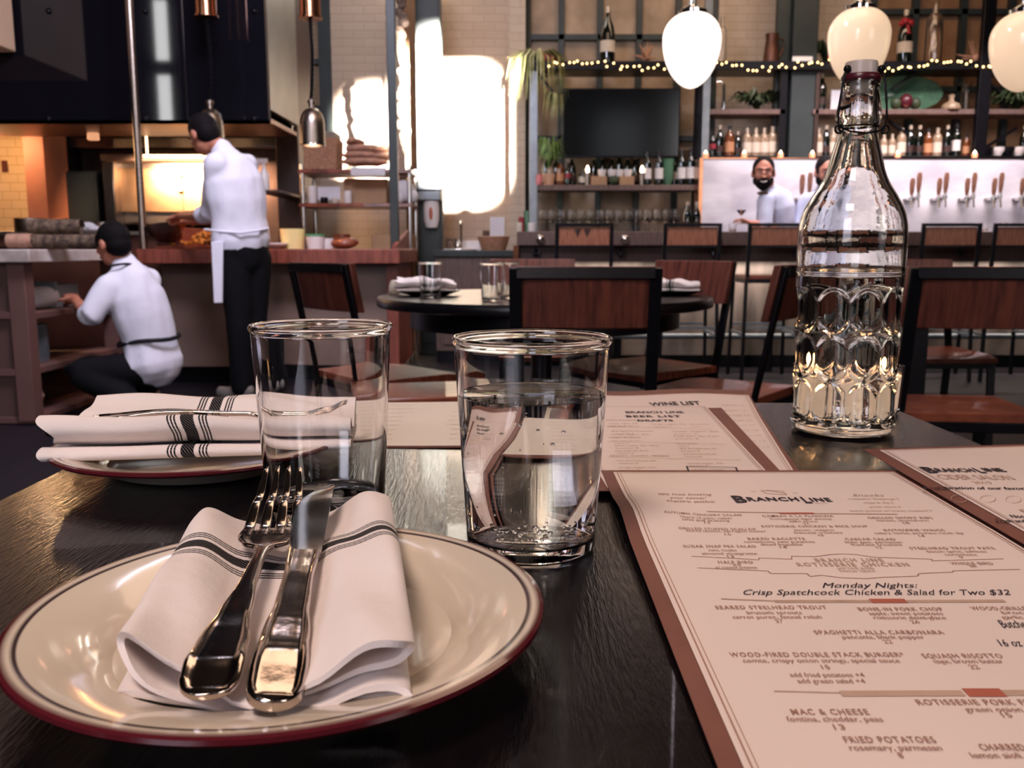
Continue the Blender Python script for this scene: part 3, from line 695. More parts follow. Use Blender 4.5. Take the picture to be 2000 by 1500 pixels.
# far left menu, wide sheet
zA = lambda x, y: TZ + .0010 + .003 * max(0, (x + .3) / .35) * 0 + .0012 * math.sin(12 * x)
ma = menu('menu_sheet', 'cream menu lying at the far edge behind the glasses', [(-.262, .757), (.052, .748), (.04, .985), (-.30, .975)], lambda x, y: zA(x, y) + .001, .003, 'cream2', frame=False)
tx = MB(); rnd = random.Random(5)
for r_ in range(9):
    for c in range(3):
        xx = -.25 + c * .095 + rnd.uniform(-.005, .005); puttext(tx, rnd.choice(['roasted beets', 'spiced olives', 'charred leeks', 'warm bread', 'grilled squid', 'wood oven']), xx, xx + .05, .778 + r_ * .022, .0035, .2, 0, lambda x, y: zA(x, y) + .0022)
obj('printed_text', tx, 'inkpale', ma, world=True, smooth=0, fix=False)
# tray-like folder edge at far left
tag(obj('menu_folder', sheet(0, 0, 0, 0, lambda x, y: TZ + .0009 + .004 * max(0, (y - .93) / .05), quad=[(-.335, .80), (-.27, .80), (-.30, .980), (-.345, .975)]), 'brownpaper', None, world=True, smooth=60), 'brown menu folder corner showing behind the rolled napkin', 'menu')
# wine list
def zW(x, y): return TZ + .0015 + .007 * max(0, (y - .86) / .16) ** 1.6 + .0016 * max(0, (y - .86) / .16) * math.sin(38 * x)
mw = menu('wine_list', 'wine list on brown card curling up at the far edge', [(.05, .62), (.212, .62), (.272, 1.02), (.045, 1.02)], lambda x, y: zW(x, y), [(.06, .625), (.208, .625), (.266, .995), (.055, .995)])
tx = MB(); zt = lambda x, y: zW(x, y) + .0013
def pxline(mb, s, x0, x1, py, h, z, **k):
    a, b = at(x0, py, z=z), at(x1, py, z=z); puttext(mb, s, a.x, b.x, a.y, h, **k)
pxline(tx, 'WINE LIST', 1271, 1370, 791, .016, .7552, bold=.02, zf=zt); pxline(tx, 'BY THE GLASS', 1258, 1345, 799, .007, .7538, bold=.02, zf=zt)
obj('printed_title', tx, 'inkdark', mw, world=True, smooth=0, fix=False)
tx = MB()
for i in range(9): puttext(tx, rnd.choice(['gruner 12', 'cava 11', 'gamay 13', 'rose 12']), .222 - i * .0035, .246 - i * .0035, .935 - i * .024, .0035, zf=zt)
obj('printed_text', tx, 'inkpale', mw, world=True, smooth=0, fix=False)
# beer list
def zB(x, y): return TZ + .0045
mbq = [(.058, .598), (.197, .598), (.220, .934), (.040, .934)]
mbm = menu('beer_list', 'narrow beer list on brown card lying on top of the wine list', mbq, zB, [(.066, .604), (.187, .604), (.2045, .931), (.050, .931)])
zt = lambda x, y: zB(x, y) + .0013
tx = MB(); pxline(tx, 'BRANCH LINE', 1223, 1337, 806, .010, .756, bold=.02, zf=zt); pxline(tx, 'BEER LIST', 1224, 1331, 814, .0095, .756, bold=.03, zf=zt, spacing=1.2); pxline(tx, 'DRAFTS', 1246, 1316, 822, .008, .756, bold=.03, zf=zt)
lines(tx, [tuple(at(x, y, z=.7555).xy) for x, y in ((1350, 934), (1446, 934), (1437, 914), (1341, 912))], .0012, zt, 6)
obj('printed_title', tx, 'inkdark', mbm, world=True, smooth=0, fix=False)
tx = MB()
C7 = lambda x, y: (1160 + x * .27, 740 + y * .27)
for x0, x1, y, s_ in ((95, 350, 305, 'PALE PILSENERS'), (95, 325, 350, 'THE CLASSICS'), (110, 340, 432, 'HOPS & HAZE'), (120, 540, 565, 'FRUITY, FUNKY, WEIRD'), (140, 465, 708, 'DARK & DARKER')):
    (a, yy), (b, _) = C7(x0, y), C7(x1, y); pxline(tx, s_, a, b, yy, .0036, .755, bold=.02, zf=zt, spacing=1.2)
for x0, x1, y in ((110, 320, 330), (420, 670, 335), (695, 840, 335), (125, 430, 385), (125, 400, 410), (565, 905, 388), (580, 905, 422), (130, 340, 455), (145, 475, 490), (155, 395, 528), (595, 750, 475), (620, 890, 512), (645, 890, 552), (165, 450, 600), (175, 455, 650), (680, 940, 620)):
    (a, yy), (b, _) = C7(x0, y), C7(x1, y); pxline(tx, rnd.choice(['hazy pale ale, 6.2%', 'dry farmhouse ale', 'crisp lager 5%', 'west coast ipa 16oz']), a, b, yy, .0042, .755, zf=zt); pxline(tx, rnd.choice(['vermont 8', 'maine 9', 'boston 8']), a + 4, (a + b) / 2 + 4, yy + 5, .0034, .755, zf=zt)
(a, yy), (b, _) = C7(705, 668), C7(945, 668); pxline(tx, 'CRAFT CIDER', a, b, yy, .0036, .755, bold=.02, zf=zt); (a, yy), (b, _) = C7(745, 692), C7(1000, 692); pxline(tx, 'LEGENDARY DRY', a, b, yy, .0034, .755, bold=.01, zf=zt)
for y0 in (350, 458, 572):
    p, q = at(*C7(100, y0), z=.755), at(*C7(860 + (y0 - 350) * .9, y0 + 20), z=.755)
    vs = [(p.x, p.y, zt(p.x, p.y)), (q.x, q.y, zt(q.x, q.y)), (q.x, q.y + .0006, zt(q.x, q.y + .0006)), (p.x, p.y + .0006, zt(p.x, p.y + .0006))]; tx.add(vs, [(0, 1, 2, 3)])
obj('printed_text', tx, 'inkpale', mbm, world=True, smooth=0, fix=False)
# main menu
def zM(x, y):
    e = max(0, 1 - (x - .068) / .05)
    return TZ + .0060 + .0045 * e * math.exp(-((y - .535) / .03) ** 2) - .004 * max(0, (.5 - y) / .3)
mm = menu('dinner_menu', 'large dinner menu with brown edge at the front right of table', [(.0665, .205), (.2885, .205), (.2885, .650), (.0665, .650)], zM, [(.0745, .213), (.2805, .213), (.2805, .642), (.0745, .642)])
zt = lambda x, y: zM(x, y) + .0012
C8 = lambda x, y: (1220 + x * .4, 900 + y * .4)
dark, brown, red, pale = MB(), MB(), MB(), MB()
def L(mb, x0, x1, y, s_, h, **k):
    (a, yy), (b, _) = C8(x0, y), C8(x1, y); z = .755; p, q = at(a, yy, z=z), at(b, yy, z=z); puttext(mb, s_, p.x, q.x, p.y - h / 2, h, zf=zt, **k)
L(dark, 530, 590, 202, 'B', .0155, bold=.035); L(dark, 597, 845, 202, 'RANCH', .0085, bold=.03, spacing=1.15); L(dark, 868, 900, 206, 'L', .0135, bold=.03); L(dark, 905, 1005, 205, 'INE', .0085, bold=.03, spacing=1.15)
L(dark, 875, 985, 218, '_', .003, bold=.02)
L(brown, 165, 425, 178, 'We love hosting', .0050, shear=.4); L(brown, 215, 400, 196, 'your events!', .0050, shear=.4); L(brown, 200, 440, 214, 'Inquire within', .0050, shear=.4)
L(pale, 1105, 1265, 182, 'Snacks', .0060, shear=.5); L(pale, 1090, 1335, 200, 'rotisserie drippings 3', .0040); L(pale, 1165, 1310, 219, 'chips & dip 6', .0040); L(pale, 1190, 1345, 239, 'green olives 4', .0040); L(pale, 1095, 1500, 259, 'warm pretzel w/ honey mustard 7', .0040)
HD = [(190, 570, 280, 'AUTUMN CHICORY SALAD'), (670, 1018, 285, 'GAMBAS A LA PLANCHA'), (1185, 1500, 294, 'GRILLED SHORT RIBS'), (262, 640, 350, 'GRILLED STUFFED SCALLOP'), (668, 1185, 336, 'ROTISSERIE CHICKEN & RICE SOUP'), (1265, 1560, 355, 'ROTISSERIE WINGS'), (600, 880, 396, 'BAKED RACLETTE'), (1075, 1320, 398, 'CAESAR SALAD'), (285, 640, 432, 'SUGAR SNAP PEA SALAD'), (1390, 1805, 441, 'STEELHEAD TROUT PATE'), (455, 625, 507, 'HALF BIRD'), (1590, 1795, 513, 'WHOLE BIRD'),
 (442, 985, 722, 'SEARED STEELHEAD TROUT'), (1140, 1550, 730, 'BONE-IN PORK CHOP'), (1690, 2120, 726, 'WOOD-GRILLED STEAK'), (925, 1555, 840, 'SPAGHETTI ALLA CARBONARA'), (512, 1362, 946, 'WOOD-FIRED DOUBLE STACK BURGER*'), (1452, 1842, 952, 'SQUASH RISOTTO'), (1425, 2060, 1172, 'ROTISSERIE PORK FRIES'), (812, 1190, 1218, 'MAC & CHEESE'), (1070, 1515, 1350, 'FRIED POTATOES'), (1732, 2120, 1386, 'CHARRED BEANS')]
for x0, x1, y, s_ in HD: L(brown, x0, x1, y, s_, .0038, bold=.012, spacing=1.15)
SUB = [(270, 520, 296, 'hearts of palm, radish'), (278, 510, 308, 'salsa golf dressing'), (388, 415, 318, '13'), (710, 1008, 299, 'Portuguese tiger shrimp'), (800, 940, 311, 'ajillo sauce'), (870, 895, 323, '21'), (1230, 1480, 307, 'harissa, chimichurri'), (1358, 1388, 319, '18'), (300, 690, 360, 'burnt lemon, tarragon butter'), (487, 517, 374, '16'), (828, 1020, 354, 'lemon, oregano'), (825, 1060, 367, 'francese croutons'), (945, 970, 379, '10'), (1218, 1650, 369, 'celery, herbs, pecorino ranch dip'), (1435, 1462, 382, '14'), (580, 925, 410, 'cornichons, new potatoes'), (662, 865, 423, 'sliced baguette'), (757, 790, 436, '14'), (1075, 1350, 412, 'little gem, parmesan'), (1105, 1350, 424, 'francese croutons'), (1228, 1255, 437, '12'), (408, 545, 450, 'mint, ricotta'), (375, 645, 466, 'almond vinaigrette'), (500, 533, 480, '13'), (1475, 1762, 456, 'bacon spice, saltines'), (1560, 1715, 471, 'cornichons'), (1633, 1652, 484, '9'), (525, 565, 519, '25'), (440, 645, 532, 'w/ roasted potatoes'), (1680, 1715, 526, '38'),
 (595, 862, 746, 'brussels sprouts'), (525, 960, 767, 'carrot puree, fennel relish'), (735, 772, 786, '27'), (1190, 1550, 750, 'apple, sweet potatoes'), (1212, 1565, 770, 'rotisserie demi-glace'), (1395, 1437, 790, '26'), (1840, 2060, 746, 'broccolini'), (1838, 2080, 768, 'garlic butter'), (1060, 1460, 862, 'pancetta, black pepper'), (1262, 1305, 884, '22'), (575, 1340, 974, 'comte, crispy onion strings, special sauce'), (960, 1000, 1005, '15'), (1505, 1845, 977, 'sage, brown butter'), (1682, 1728, 1004, '22'), (805, 1168, 1042, 'add fried potatoes +4'), (842, 1172, 1071, 'add green salad +4'), (790, 1258, 1252, 'fontina, cheddar, peas'), (1020, 1075, 1290, '13'), (1095, 1545, 1388, 'rosemary, parmesan'), (1335, 1358, 1424, '8'), (1660, 2060, 1206, 'green onion, aioli'), (1840, 1888, 1232, '15'), (1690, 2080, 1424, 'lemon aioli, garlic')]
for x0, x1, y, s_ in SUB: L(brown, x0, x1, y, s_, .0034, bold=.006)
L(pale, 928, 1260, 497, 'BRANCH LINE', .0050, bold=.02, spacing=1.3); L(pale, 840, 1385, 518, 'ROTISSERIE CHICKEN', .0050, bold=.02, spacing=1.3); L(pale, 1035, 1212, 534, 'served with', .0042); L(pale, 1048, 1220, 547, 'house sauce', .0042)
L(dark, 955, 1430, 617, 'Monday Nights:', .0062, shear=.6); L(dark, 575, 1885, 650, 'Crisp Spatchcock Chicken & Salad for Two $32', .0064, shear=.6)
L(dark, 1825, 2080, 800, "Butcher's Cut", .0080, shear=.5); L(dark, 1820, 2060, 890, '16 oz - $44', .0065, shear=.4)
def strip(mb, pts, w_):
    for (xa, ya), (xb, yb) in zip(pts, pts[1:]):
        p, q = at(*C8(xa, ya), z=.755).xy, at(*C8(xb, yb), z=.755).xy; d = (q - p).normalized(); s_ = Vector((-d.y, d.x)) * w_ / 2; n = 6
        vs = []
        for i in range(n + 1):
            c = p.lerp(q, i / n); vs += [(*(c + s_), zt(*(c + s_)) - .0002), (*(c - s_), zt(*(c - s_)) - .0002)]
        mb.add(vs, [(2 * i, 2 * i + 1, 2 * i + 3, 2 * i + 2) for i in range(n)])
strip(pale, [(400, 262), (755, 268)], .0016); strip(pale, [(925, 272), (1330, 275)], .0016); strip(pale, [(470, 680), (730, 690), (1200, 690)], .0012); strip(pale, [(730, 692), (1200, 692)], .0030); strip(pale, [(1375, 692), (1855, 690)], .0030)
strip(pale, [(730, 1118), (1055, 1126)], .0008); strip(pale, [(1055, 1130), (1655, 1128)], .0042); strip(pale, [(1850, 1126), (2050, 1126)], .0042)
for x0, x1, y, h in ((755, 925, 271, .0032), (1200, 1375, 690, .0048), (1665, 1850, 1125, .0062)): strip(red, [(x0, y), (x1, y)], h)
strip(brown, [(325, 478), (500, 486), (655, 495), (655, 486), (815, 492), (815, 478), (930, 480), (1000, 470), (1065, 467), (1130, 470), (1210, 482), (1500, 492), (1500, 500), (1850, 490)], .0006)
strip(brown, [(355, 533), (700, 548), (712, 560), (890, 560), (905, 574), (960, 568), (1060, 580), (1180, 584), (1260, 578), (1430, 572), (1435, 560), (1600, 553), (1605, 547), (1930, 540)], .0006)
strip(pale, [(665, 158), (690, 172), (790, 180), (770, 160), (665, 158)], .0008); strip(pale, [(690, 156), (775, 172)], .0008); strip(pale, [(615, 163), (640, 164)], .0006); strip(pale, [(818, 170), (845, 171)], .0006)
for nm, mb_, mt_ in (('printed_title', dark, 'inkdark'), ('printed_dishes', brown, 'inkbrown'), ('printed_badges', red, 'inkred'), ('printed_ornament', pale, 'inkpale')): obj(nm, mb_, mt_, mm, world=True, smooth=0, fix=False)
# cider menu on top
def zC_(x, y): return TZ + .0085 + .001 * math.sin(9 * x)
mc = menu('cider_menu', 'cider menu on brown card at the right edge overlapping the dinner menu', [(.2795, .40), (.47, .44), (.445, .735), (.2835, .708)], zC_, [(.2905, .42), (.46, .45), (.437, .724), (.2945, .702)], frame=True)
zt = lambda x, y: zC_(x, y) + .0013
dark, pale = MB(), MB(); tilt = .12
def L9(mb, x0, x1, y, s_, h, **k):
    (a, yy), (b, _) = C8(x0, y), C8(x1, y); p, q = at(a, yy, z=.7595), at(b, yy, z=.7595); puttext(mb, s_, p.x, q.x, p.y - h / 2, h, zf=zt, tilt=tilt * 0, **k)
L9(dark, 1460, 1515, 48, 'B', .017, bold=.035); L9(dark, 1520, 1700, 48, 'RANCH', .0105, bold=.03, spacing=1.1); L9(dark, 1715, 1745, 48, 'L', .0145, bold=.03); L9(dark, 1752, 1850, 45, 'INE', .0105, bold=.03)
L9(pale, 1530, 1890, 82, 'CIDER SALON', .013); L9(pale, 1700, 1790, 108, '2019', .007)
L9(dark, 1450, 2180, 136, 'a celebration of our favorite fall cider', .0062, shear=.3, bold=.02)
L9(pale, 1940, 2060, 250, 'FRI', .008); L9(dark, 1880, 2100, 275, 'Noon to three', .0062, shear=.3, bold=.02); L9(dark, 1810, 2120, 298, 'Fresh and hard cider', .0055, shear=.3, bold=.02)
for cx, cy, rx in ((1635, 190, 42), (1775, 190, 38), (1900, 192, 38)):
    q = [(cx + rx * math.cos(a * .4488), cy + rx * .45 * math.sin(a * .4488)) for a in range(15)]
    for (xa, ya), (xb, yb) in zip(q, q[1:]):
        p, r_ = at(*C8(xa, ya), z=.7595), at(*C8(xb, yb), z=.7595); pale.add([(p.x, p.y, zt(p.x, p.y)), (r_.x, r_.y, zt(r_.x, r_.y)), (r_.x, r_.y + .0006, zt(r_.x, r_.y)), (p.x, p.y + .0006, zt(p.x, p.y))], [(0, 1, 2, 3)])
obj('printed_title', dark, 'inkdark', mc, world=True, smooth=0, fix=False); obj('printed_ornament', pale, 'inkpale', mc, world=True, smooth=0, fix=False)

# ------------------------------------------------------------ chairs of the dining room
def pbox(mb, x0, y0, x1, y1, Y, d=.02):
    a, b = at(x0, y1, Y), at(x1, y0, Y); return mb.box(a.x, b.x, Y, Y + d, a.z, b.z)
def make_chair(label):
    """origin on the floor under the seat's middle, facing +y, rear at -y"""
    t = thing('dining_chair', label, 'chair', (0, 0, 0), 0, 'dining chairs in the room')
    W_, SD, SH, BH = .205, .205, .465, .875
    mb = MB(); n = 10; vs = []
    for k in range(n + 1):
        x = -W_ + 2 * W_ * k / n; dip = .010 * (1 - (x / W_) ** 2)
        for y, z in ((-SD, SH), (-SD * .2, SH - dip), (SD * .6, SH - dip * .6), (SD, SH - .012), (SD - .004, SH - .034), (-SD, SH - .028)): vs.append((x, y, z))
    fs = [(k * 6 + j, k * 6 + (j + 1) % 6, (k + 1) * 6 + (j + 1) % 6, (k + 1) * 6 + j) for k in range(n) for j in range(6)] + [(5, 4, 3, 2, 1, 0), tuple(n * 6 + j for j in range(6))]
    obj('seat', mb.add(vs, fs), 'wood', t, smooth=35, bevel=.003)
    rec = .085   # recline of the top
    def bk(z): return -SD - .012 - rec * (z - SH) / (BH - SH)
    mb = MB(); vs = []
    for k in range(n + 1):
        x = -W_ + 2 * W_ * k / n; cv = -.016 * (1 - (x / W_) ** 2)
        for z, th in ((BH - .168, 0), (BH, 0), (BH, .022), (BH - .168, .022)): vs.append((x, bk(z) + cv + th + .012, z))
    fs = [(k * 4 + j, k * 4 + (j + 1) % 4, (k + 1) * 4 + (j + 1) % 4, (k + 1) * 4 + j) for k in range(n) for j in range(4)] + [(3, 2, 1, 0), tuple(n * 4 + j for j in range(4))]
    obj('backrest', mb.add(vs, fs), 'woodback', t, smooth=35, bevel=.003)
    mb = MB()
    for sx in (-1, 1):
        mb.bar((sx * (W_ - .018), bk(SH - .05), SH - .05), (sx * (W_ - .018), bk(BH - .004), BH - .004), .034, .012)
    for z in (BH - .018,): mb.bar((-W_ + .02, bk(z) - .004, z), (W_ - .02, bk(z) - .004, z), .032, .012, (0, .2, 1))
    mb.bar((-W_ + .02, bk(SH - .04), SH - .04), (W_ - .02, bk(SH - .04), SH - .04), .03, .01, (0, 0, 1))
    obj('back_frame', mb, 'steel', t, bevel=.002)
    for sx in (-1, 1):
        obj('leg', MB().bar((sx * (W_ - .018), bk(SH - .04), SH - .04), (sx * (W_ - .018), -SD - .045, 0), .034, .014), 'steel', t, bevel=.002)
        obj('leg', MB().bar((sx * (W_ - .018), SD - .03, SH - .03), (sx * (W_ - .018), SD + .005, 0), .034, .014), 'steel', t, bevel=.002)
    mb = MB()
    for sx in (-1, 1): mb.bar((sx * (W_ - .02), -SD, SH - .045), (sx * (W_ - .02), SD - .02, SH - .045), .012, .028, (1, 0, 0))
    mb.bar((-W_ + .02, SD - .03, SH - .045), (W_ - .02, SD - .03, SH - .045), .028, .012, (0, 0, 1))
    obj('seat_frame', mb, 'steel', t, bevel=.002)
    return t
def face(fx, fy): return math.atan2(fy, fx) - R(90)
ch = make_chair('dark-backed chair nearest the camera, its back hiding the middle of the round table')
ch.location = (.205, 2.70, 0); ch.rotation_euler = (0, 0, face(.03, 1))
dup(ch, (-.46, 3.36, 0), face(.75, .66), 'dark-backed chair turned sideways at the left end of the round table')
dup(ch, (.525, 3.56, 0), face(-.8, -.6), 'wooden chair with bright side edge at the right end of the round table')
dup(ch, (.10, 4.12, 0), face(0, -1), 'wooden chair on the far side of the round table, only its top rail showing')
dup(ch, (.672, 2.96, 0), face(-.8, .6), 'leaning dark-framed chair directly left of the tall bottle')
dup(ch, (1.30, 2.68, 0), face(.12, 1), 'dark-framed chair with orange seat at the right edge, right of the bottle')
# low backless stool in front of the round table
st = thing('low_stool', 'low glossy wooden stool in front of the round table', 'stool', (-.30, 2.93, 0), R(12))
obj('seat', MB().box(-.19, .19, -.17, .17, .43, .462), 'wood', st, bevel=.006)
for sx in (-1, 1):
    for sy in (-1, 1): obj('leg', MB().bar((sx * .15, sy * .13, .43), (sx * .17, sy * .15, 0), .03, .03), 'steel', st)
# round table and its setting
rt = thing('round_table', 'round black dining table in the middle of the room', 'table', (.12, 3.36, 0))
obj('tabletop', MB().lathe([(0, .712), (.60, .712), (.617, .716), (.62, .722), (.62, .742), (.614, .75), (0, .75)], 96), mat('lacquered_black', '#121015', .30, 0, .3, 20), rt, bevel=0)
obj('apron', MB().lathe([(0, .64), (.50, .64), (.50, .712), (0, .712)], 64), 'steel', rt)
obj('pedestal', MB().lathe([(0, 0), (.32, 0), (.32, .012), (.06, .03), (.05, .06), (.05, .64), (0, .64)], 40), 'steel', rt)
def simple_plate(label, x, y, z, r=.12, col='white'):
    return tag(obj('side_plate', MB().lathe([(0, .004), (r * .6, .004), (r * .95, .018), (r, .0185), (r * .98, .015), (r * .6, 0), (0, 0)], 40), col, None, loc=(x, y, z)), label, 'plate')
def bundle(label, x, y, z, rz, l=.2, w_=.09, h=.045, seed=0):
    o = napkin(label, (-l / 2, -w_ / 2), (-l / 2 + .005, w_ / 2), (l / 2, -w_ / 2), (l / 2 - .01, w_ / 2), 0, h, .014, .45, .45, l, seed=seed, sq=.25, wob=.004)
    o.location = (x, y, z); o.rotation_euler = (0, 0, rz); return o
q = at(832, 580, z=.75); simple_plate('dark plate under a napkin at the left end of the round table', q.x, q.y + .10, .752, .12, 'steel')
bundle('white striped napkin on the left plate of the round table', q.x - .01, q.y + .09, .766, R(5), .22, .1, .05, 21)
q = at(1315, 578, z=.75); simple_plate('dark plate under a napkin at the right end of the round table', q.x, q.y + .05, .752, .12, 'steel')
bundle('crumpled white napkin on the right plate of the round table', q.x, q.y + .05, .766, R(-8), .2, .09, .045, 22)
def small_glass(label, px, Y, z=.751, h=.125, r=.042):
    x = at(px, 570, Y).x
    t = tag(obj('tumbler', tumbler_mb(r, r * .84, h, n=40), 'glass', None, smooth=50, loc=(x, Y, z)), label, 'glass', 'tumblers on the round table'); return t
small_glass('tumbler on round table standing in front of the left napkin', 841, 3.16)
small_glass('tumbler on round table just left of the dark chair back', 962, 2.96)
small_glass('tumbler on round table half hidden behind the dark chair back', 992, 3.12)
q = at(770, 575, z=.75); tag(obj('salt_shaker', MB().lathe([(0, 0), (.02, 0), (.022, .01), (.018, .035), (.012, .05), (0, .053)], 20), 'label', None, loc=(q.x, q.y, .752)), 'small pale shaker at the left edge of the round table', 'shaker')
# third table at the right, behind the right chair
t3 = thing('long_table', 'long dark table behind the right-hand chair', 'table', (2.1, 3.45, 0))
obj('tabletop', MB().box(1.28, 3.0, 3.02, 3.9, .715, .75), 'darkwood', t3, world=True, bevel=.004)
obj('apron', MB().box(1.36, 2.9, 3.08, 3.84, .655, .715), 'steel', t3, world=True)
for x in (1.42, 2.8):
    for y in (3.14, 3.78): obj('leg', MB().box(x - .03, x + .03, y - .03, y + .03, 0, .655), 'steel', t3, world=True)
dup(ch, (1.9, 4.05, 0), face(0, -1), 'wooden chair on the far side of the long table at the right')

# ------------------------------------------------------------ bar: front, top, foot rail, stools
BX0, BX1, BY = .02, 5.2, 6.9
bar = thing('bar_counter', 'long bar with lit brushed front and grey-brown wooden top board', 'bar', ((BX0 + BX1) / 2, 7.1, 0))
obj('bar_top', MB().box(BX0 + .02, BX1, BY - .02, 7.45, .952, 1.057), 'greywood', bar, world=True, bevel=.006)
obj('upper_panel', MB().box(BX0 + .03, BX1, BY + .06, 7.4, .83, .952), 'darkwood', bar, world=True)
obj('front_panel', MB().box(BX0 + .3, BX1, BY + .12, 7.4, .1, .83), 'cement', bar, world=True)
obj('end_panel', MB().box(BX0 + .03, BX0 + .3, BY + .08, 7.4, .0, .83), 'green', bar, world=True)
obj('end_trim', MB().box(BX0 - .01, BX0 + .03, BY, 7.4, 0, .952), 'copper', bar, world=True)
obj('kick_board', MB().box(BX0 + .3, BX1, BY + .16, 7.4, 0, .1), 'steel', bar, world=True)
for i, px in enumerate((1055, 1220, 1400, 1563, 1722, 1881)):
    p = at(px, 467, BY - .02); kb = obj('round_knob', MB().ball((p.x, p.y - .012, p.z), .034, 20, 14), 'chrome', bar, world=True)
    p = at(px - 8, 492, BY + .06); hk = obj('bag_hook', MB().tube([(p.x - .03, p.y - .03, p.z + .01), (p.x - .02, p.y - .04, p.z - .02), (p.x, p.y - .015, p.z - .03), (p.x + .02, p.y - .04, p.z - .02), (p.x + .03, p.y - .03, p.z + .01)], .008, 8).tube([(p.x, p.y, p.z + .03), (p.x, p.y - .02, p.z - .03)], .009, 8), 'steel', bar, world=True)
fr = thing('foot_rail', 'dark steel foot rail running along the bar front', 'rail', (2.6, 6.72, 0))
obj('pipe', MB().tube([(.5, 6.79, .27), (BX1, 6.79, .27)], .022, 14), 'bluesteel', fr, world=True)
for x in (.8, 1.95, 3.1, 4.3): obj('bracket', MB().tube([(x, 6.79, .27), (x, 6.9, .27), (x, 7.02, .27)], .014, 8).box(x - .03, x + .03, 6.77, 6.81, 0, .25), 'steel', fr, world=True)
def make_stool(label):
    t = thing('bar_stool', label, 'bar stool', (0, 0, 0), 0, 'bar stools along the bar')
    W_ = .2
    obj('backrest', MB().box(-W_ + .025, W_ - .025, -.215, -.195, .95, 1.075), mat('stool_back_wood', '#a5694e', .4, 0, .3, 9, .1, 60, stretch=(9, 1, 1), color2='#84503b'), t, bevel=.003)
    f = MB()
    for sx in (-1, 1): f.bar((sx * (W_ - .012), -.20, .73), (sx * (W_ - .012), -.225, 1.10), .024, .024)
    f.box(-W_, W_, -.238, -.214, 1.078, 1.1).box(-W_ + .02, W_ - .02, -.222, -.2, .935, .95)
    obj('back_frame', f, 'steel', t, bevel=.002)
    obj('seat', MB().box(-W_, W_, -.19, .19, .715, .745), 'wood', t, bevel=.005)
    for sx in (-1, 1):
        for sy in (-1, 1): obj('leg', MB().bar((sx * (W_ - .012), sy * .18, .72), (sx * (W_ + .002), sy * .20, 0), .022, .022), 'steel', t)
    g = MB()
    for sy in (-1, 1): g.bar((-W_ + .01, sy * .19, .38), (W_ - .01, sy * .19, .38), .018, .018, (0, 0, 1))
    for sx in (-1, 1): g.bar((sx * (W_ - .01), -.19, .33), (sx * (W_ - .01), .19, .33), .018, .018, (0, 0, 1))
    obj('seat_frame', MB().box(-W_, W_, -.19, .19, .69, .715), 'steel', t)
    obj('footrest_frame', g, 'bluesteel', t)
    return t
SX = [(1141, 'wooden bar stool with carved curls in its back, the leftmost along the bar'), (1352, 'wooden bar stool second from the left along the bar'), (1517, 'wooden bar stool third from the left, in front of the smiling bartender'), (1668, 'wooden bar stool hidden mostly behind the tall clear bottle'), (1860, 'dark-backed bar stool just right of the tall clear bottle'), (2000, 'dark-backed bar stool cut by the right edge of the photo')]
s0 = make_stool(SX[0][1]); s0.location = (at(SX[0][0], 450, 6.24).x, 6.45, 0)
for px, lb in SX[1:]: dup(s0, (at(px, 450, 6.24).x, 6.45, 0), R(-3 if px > 1700 else 0), lb)
cv = MB()
for x in (-.045, .02): cv.lathe([(0, 1.0), (.008, 1.02), (.022, 1.055), (.018, 1.063), (0, 1.064)], 12, (x, -.2155, 0))
cv.moved(lambda p: Vector((p.x, -.2165 + (p.y + .2155) * .15, p.z)))
obj('carved_curls', cv, 'darkwood', s0)

# ------------------------------------------------------------ tap wall, taps, votives
MX0, MX1, MY = at(1371, 380, 8.0).x, 5.2, 8.0
mzt = at(1500, 310, MY).z
tw = thing('tap_wall', 'white marble tap wall behind the bar', 'tap wall', ((MX0 + MX1) / 2, MY + .1, 0))
obj('marble_face', MB().box(MX0, MX1, MY, MY + .2, .0, mzt), 'marble', tw, world=True, bevel=.004)
obj('copper_edge', MB().box(MX0 - .03, MX0, MY - .01, MY + .2, 0, mzt + .005).box(MX0, MX1, MY - .006, MY + .2, mzt, mzt + .008), 'copper', tw, world=True)
def make_tap(label):
    t = thing('beer_tap', label, 'beer tap', (0, 0, 0), 0, 'beer taps on the marble wall')
    obj('handle', MB().tube([(0, -.10, .03), (0, -.10, .08), (0, -.105, .16), (0, -.108, .20)], [(.012, .008), (.020, .011), (.024, .011), (.018, .008)], 12, side=(1, 0, 0), round_=True), mat('tap_handle_wood', '#8c6350', .4, 0, .3, 30, color2='#6b4638'), t)
    b = MB().tube([(0, 0, 0), (0, -.05, .0), (0, -.10, .0)], .020, 14).tube([(0, -.10, .035), (0, -.10, -.02)], .013, 12).tube([(0, -.105, -.01), (0, -.125, -.09)], .008, 10).lathe([(0, 0), (.03, 0), (.03, .012), (0, .012)], 20)
    obj('spout', b, 'chrome', t, smooth=60); return t
tp = None
pairs = [(1558, 1573), (1770, 1783), (1822, 1835), (1876, 1889), (1928, 1941), (1982, 1996)]
k = 0
for gi, (xa, xb) in enumerate(pairs):
    for px, dy in ((xa, 12), (xb, 0)):
        loc = at(px, 386 + dy * .3, MY); loc.y = MY - .001
        lb = 'wooden-handled beer tap, %s from the left on the marble wall' % nth(k)
        if tp is None: tp = make_tap(lb); tp.location = loc
        else:
            c = dup(tp, loc, 0, lb)
            if dy: c.scale = (1, 1, .85)
        k += 1
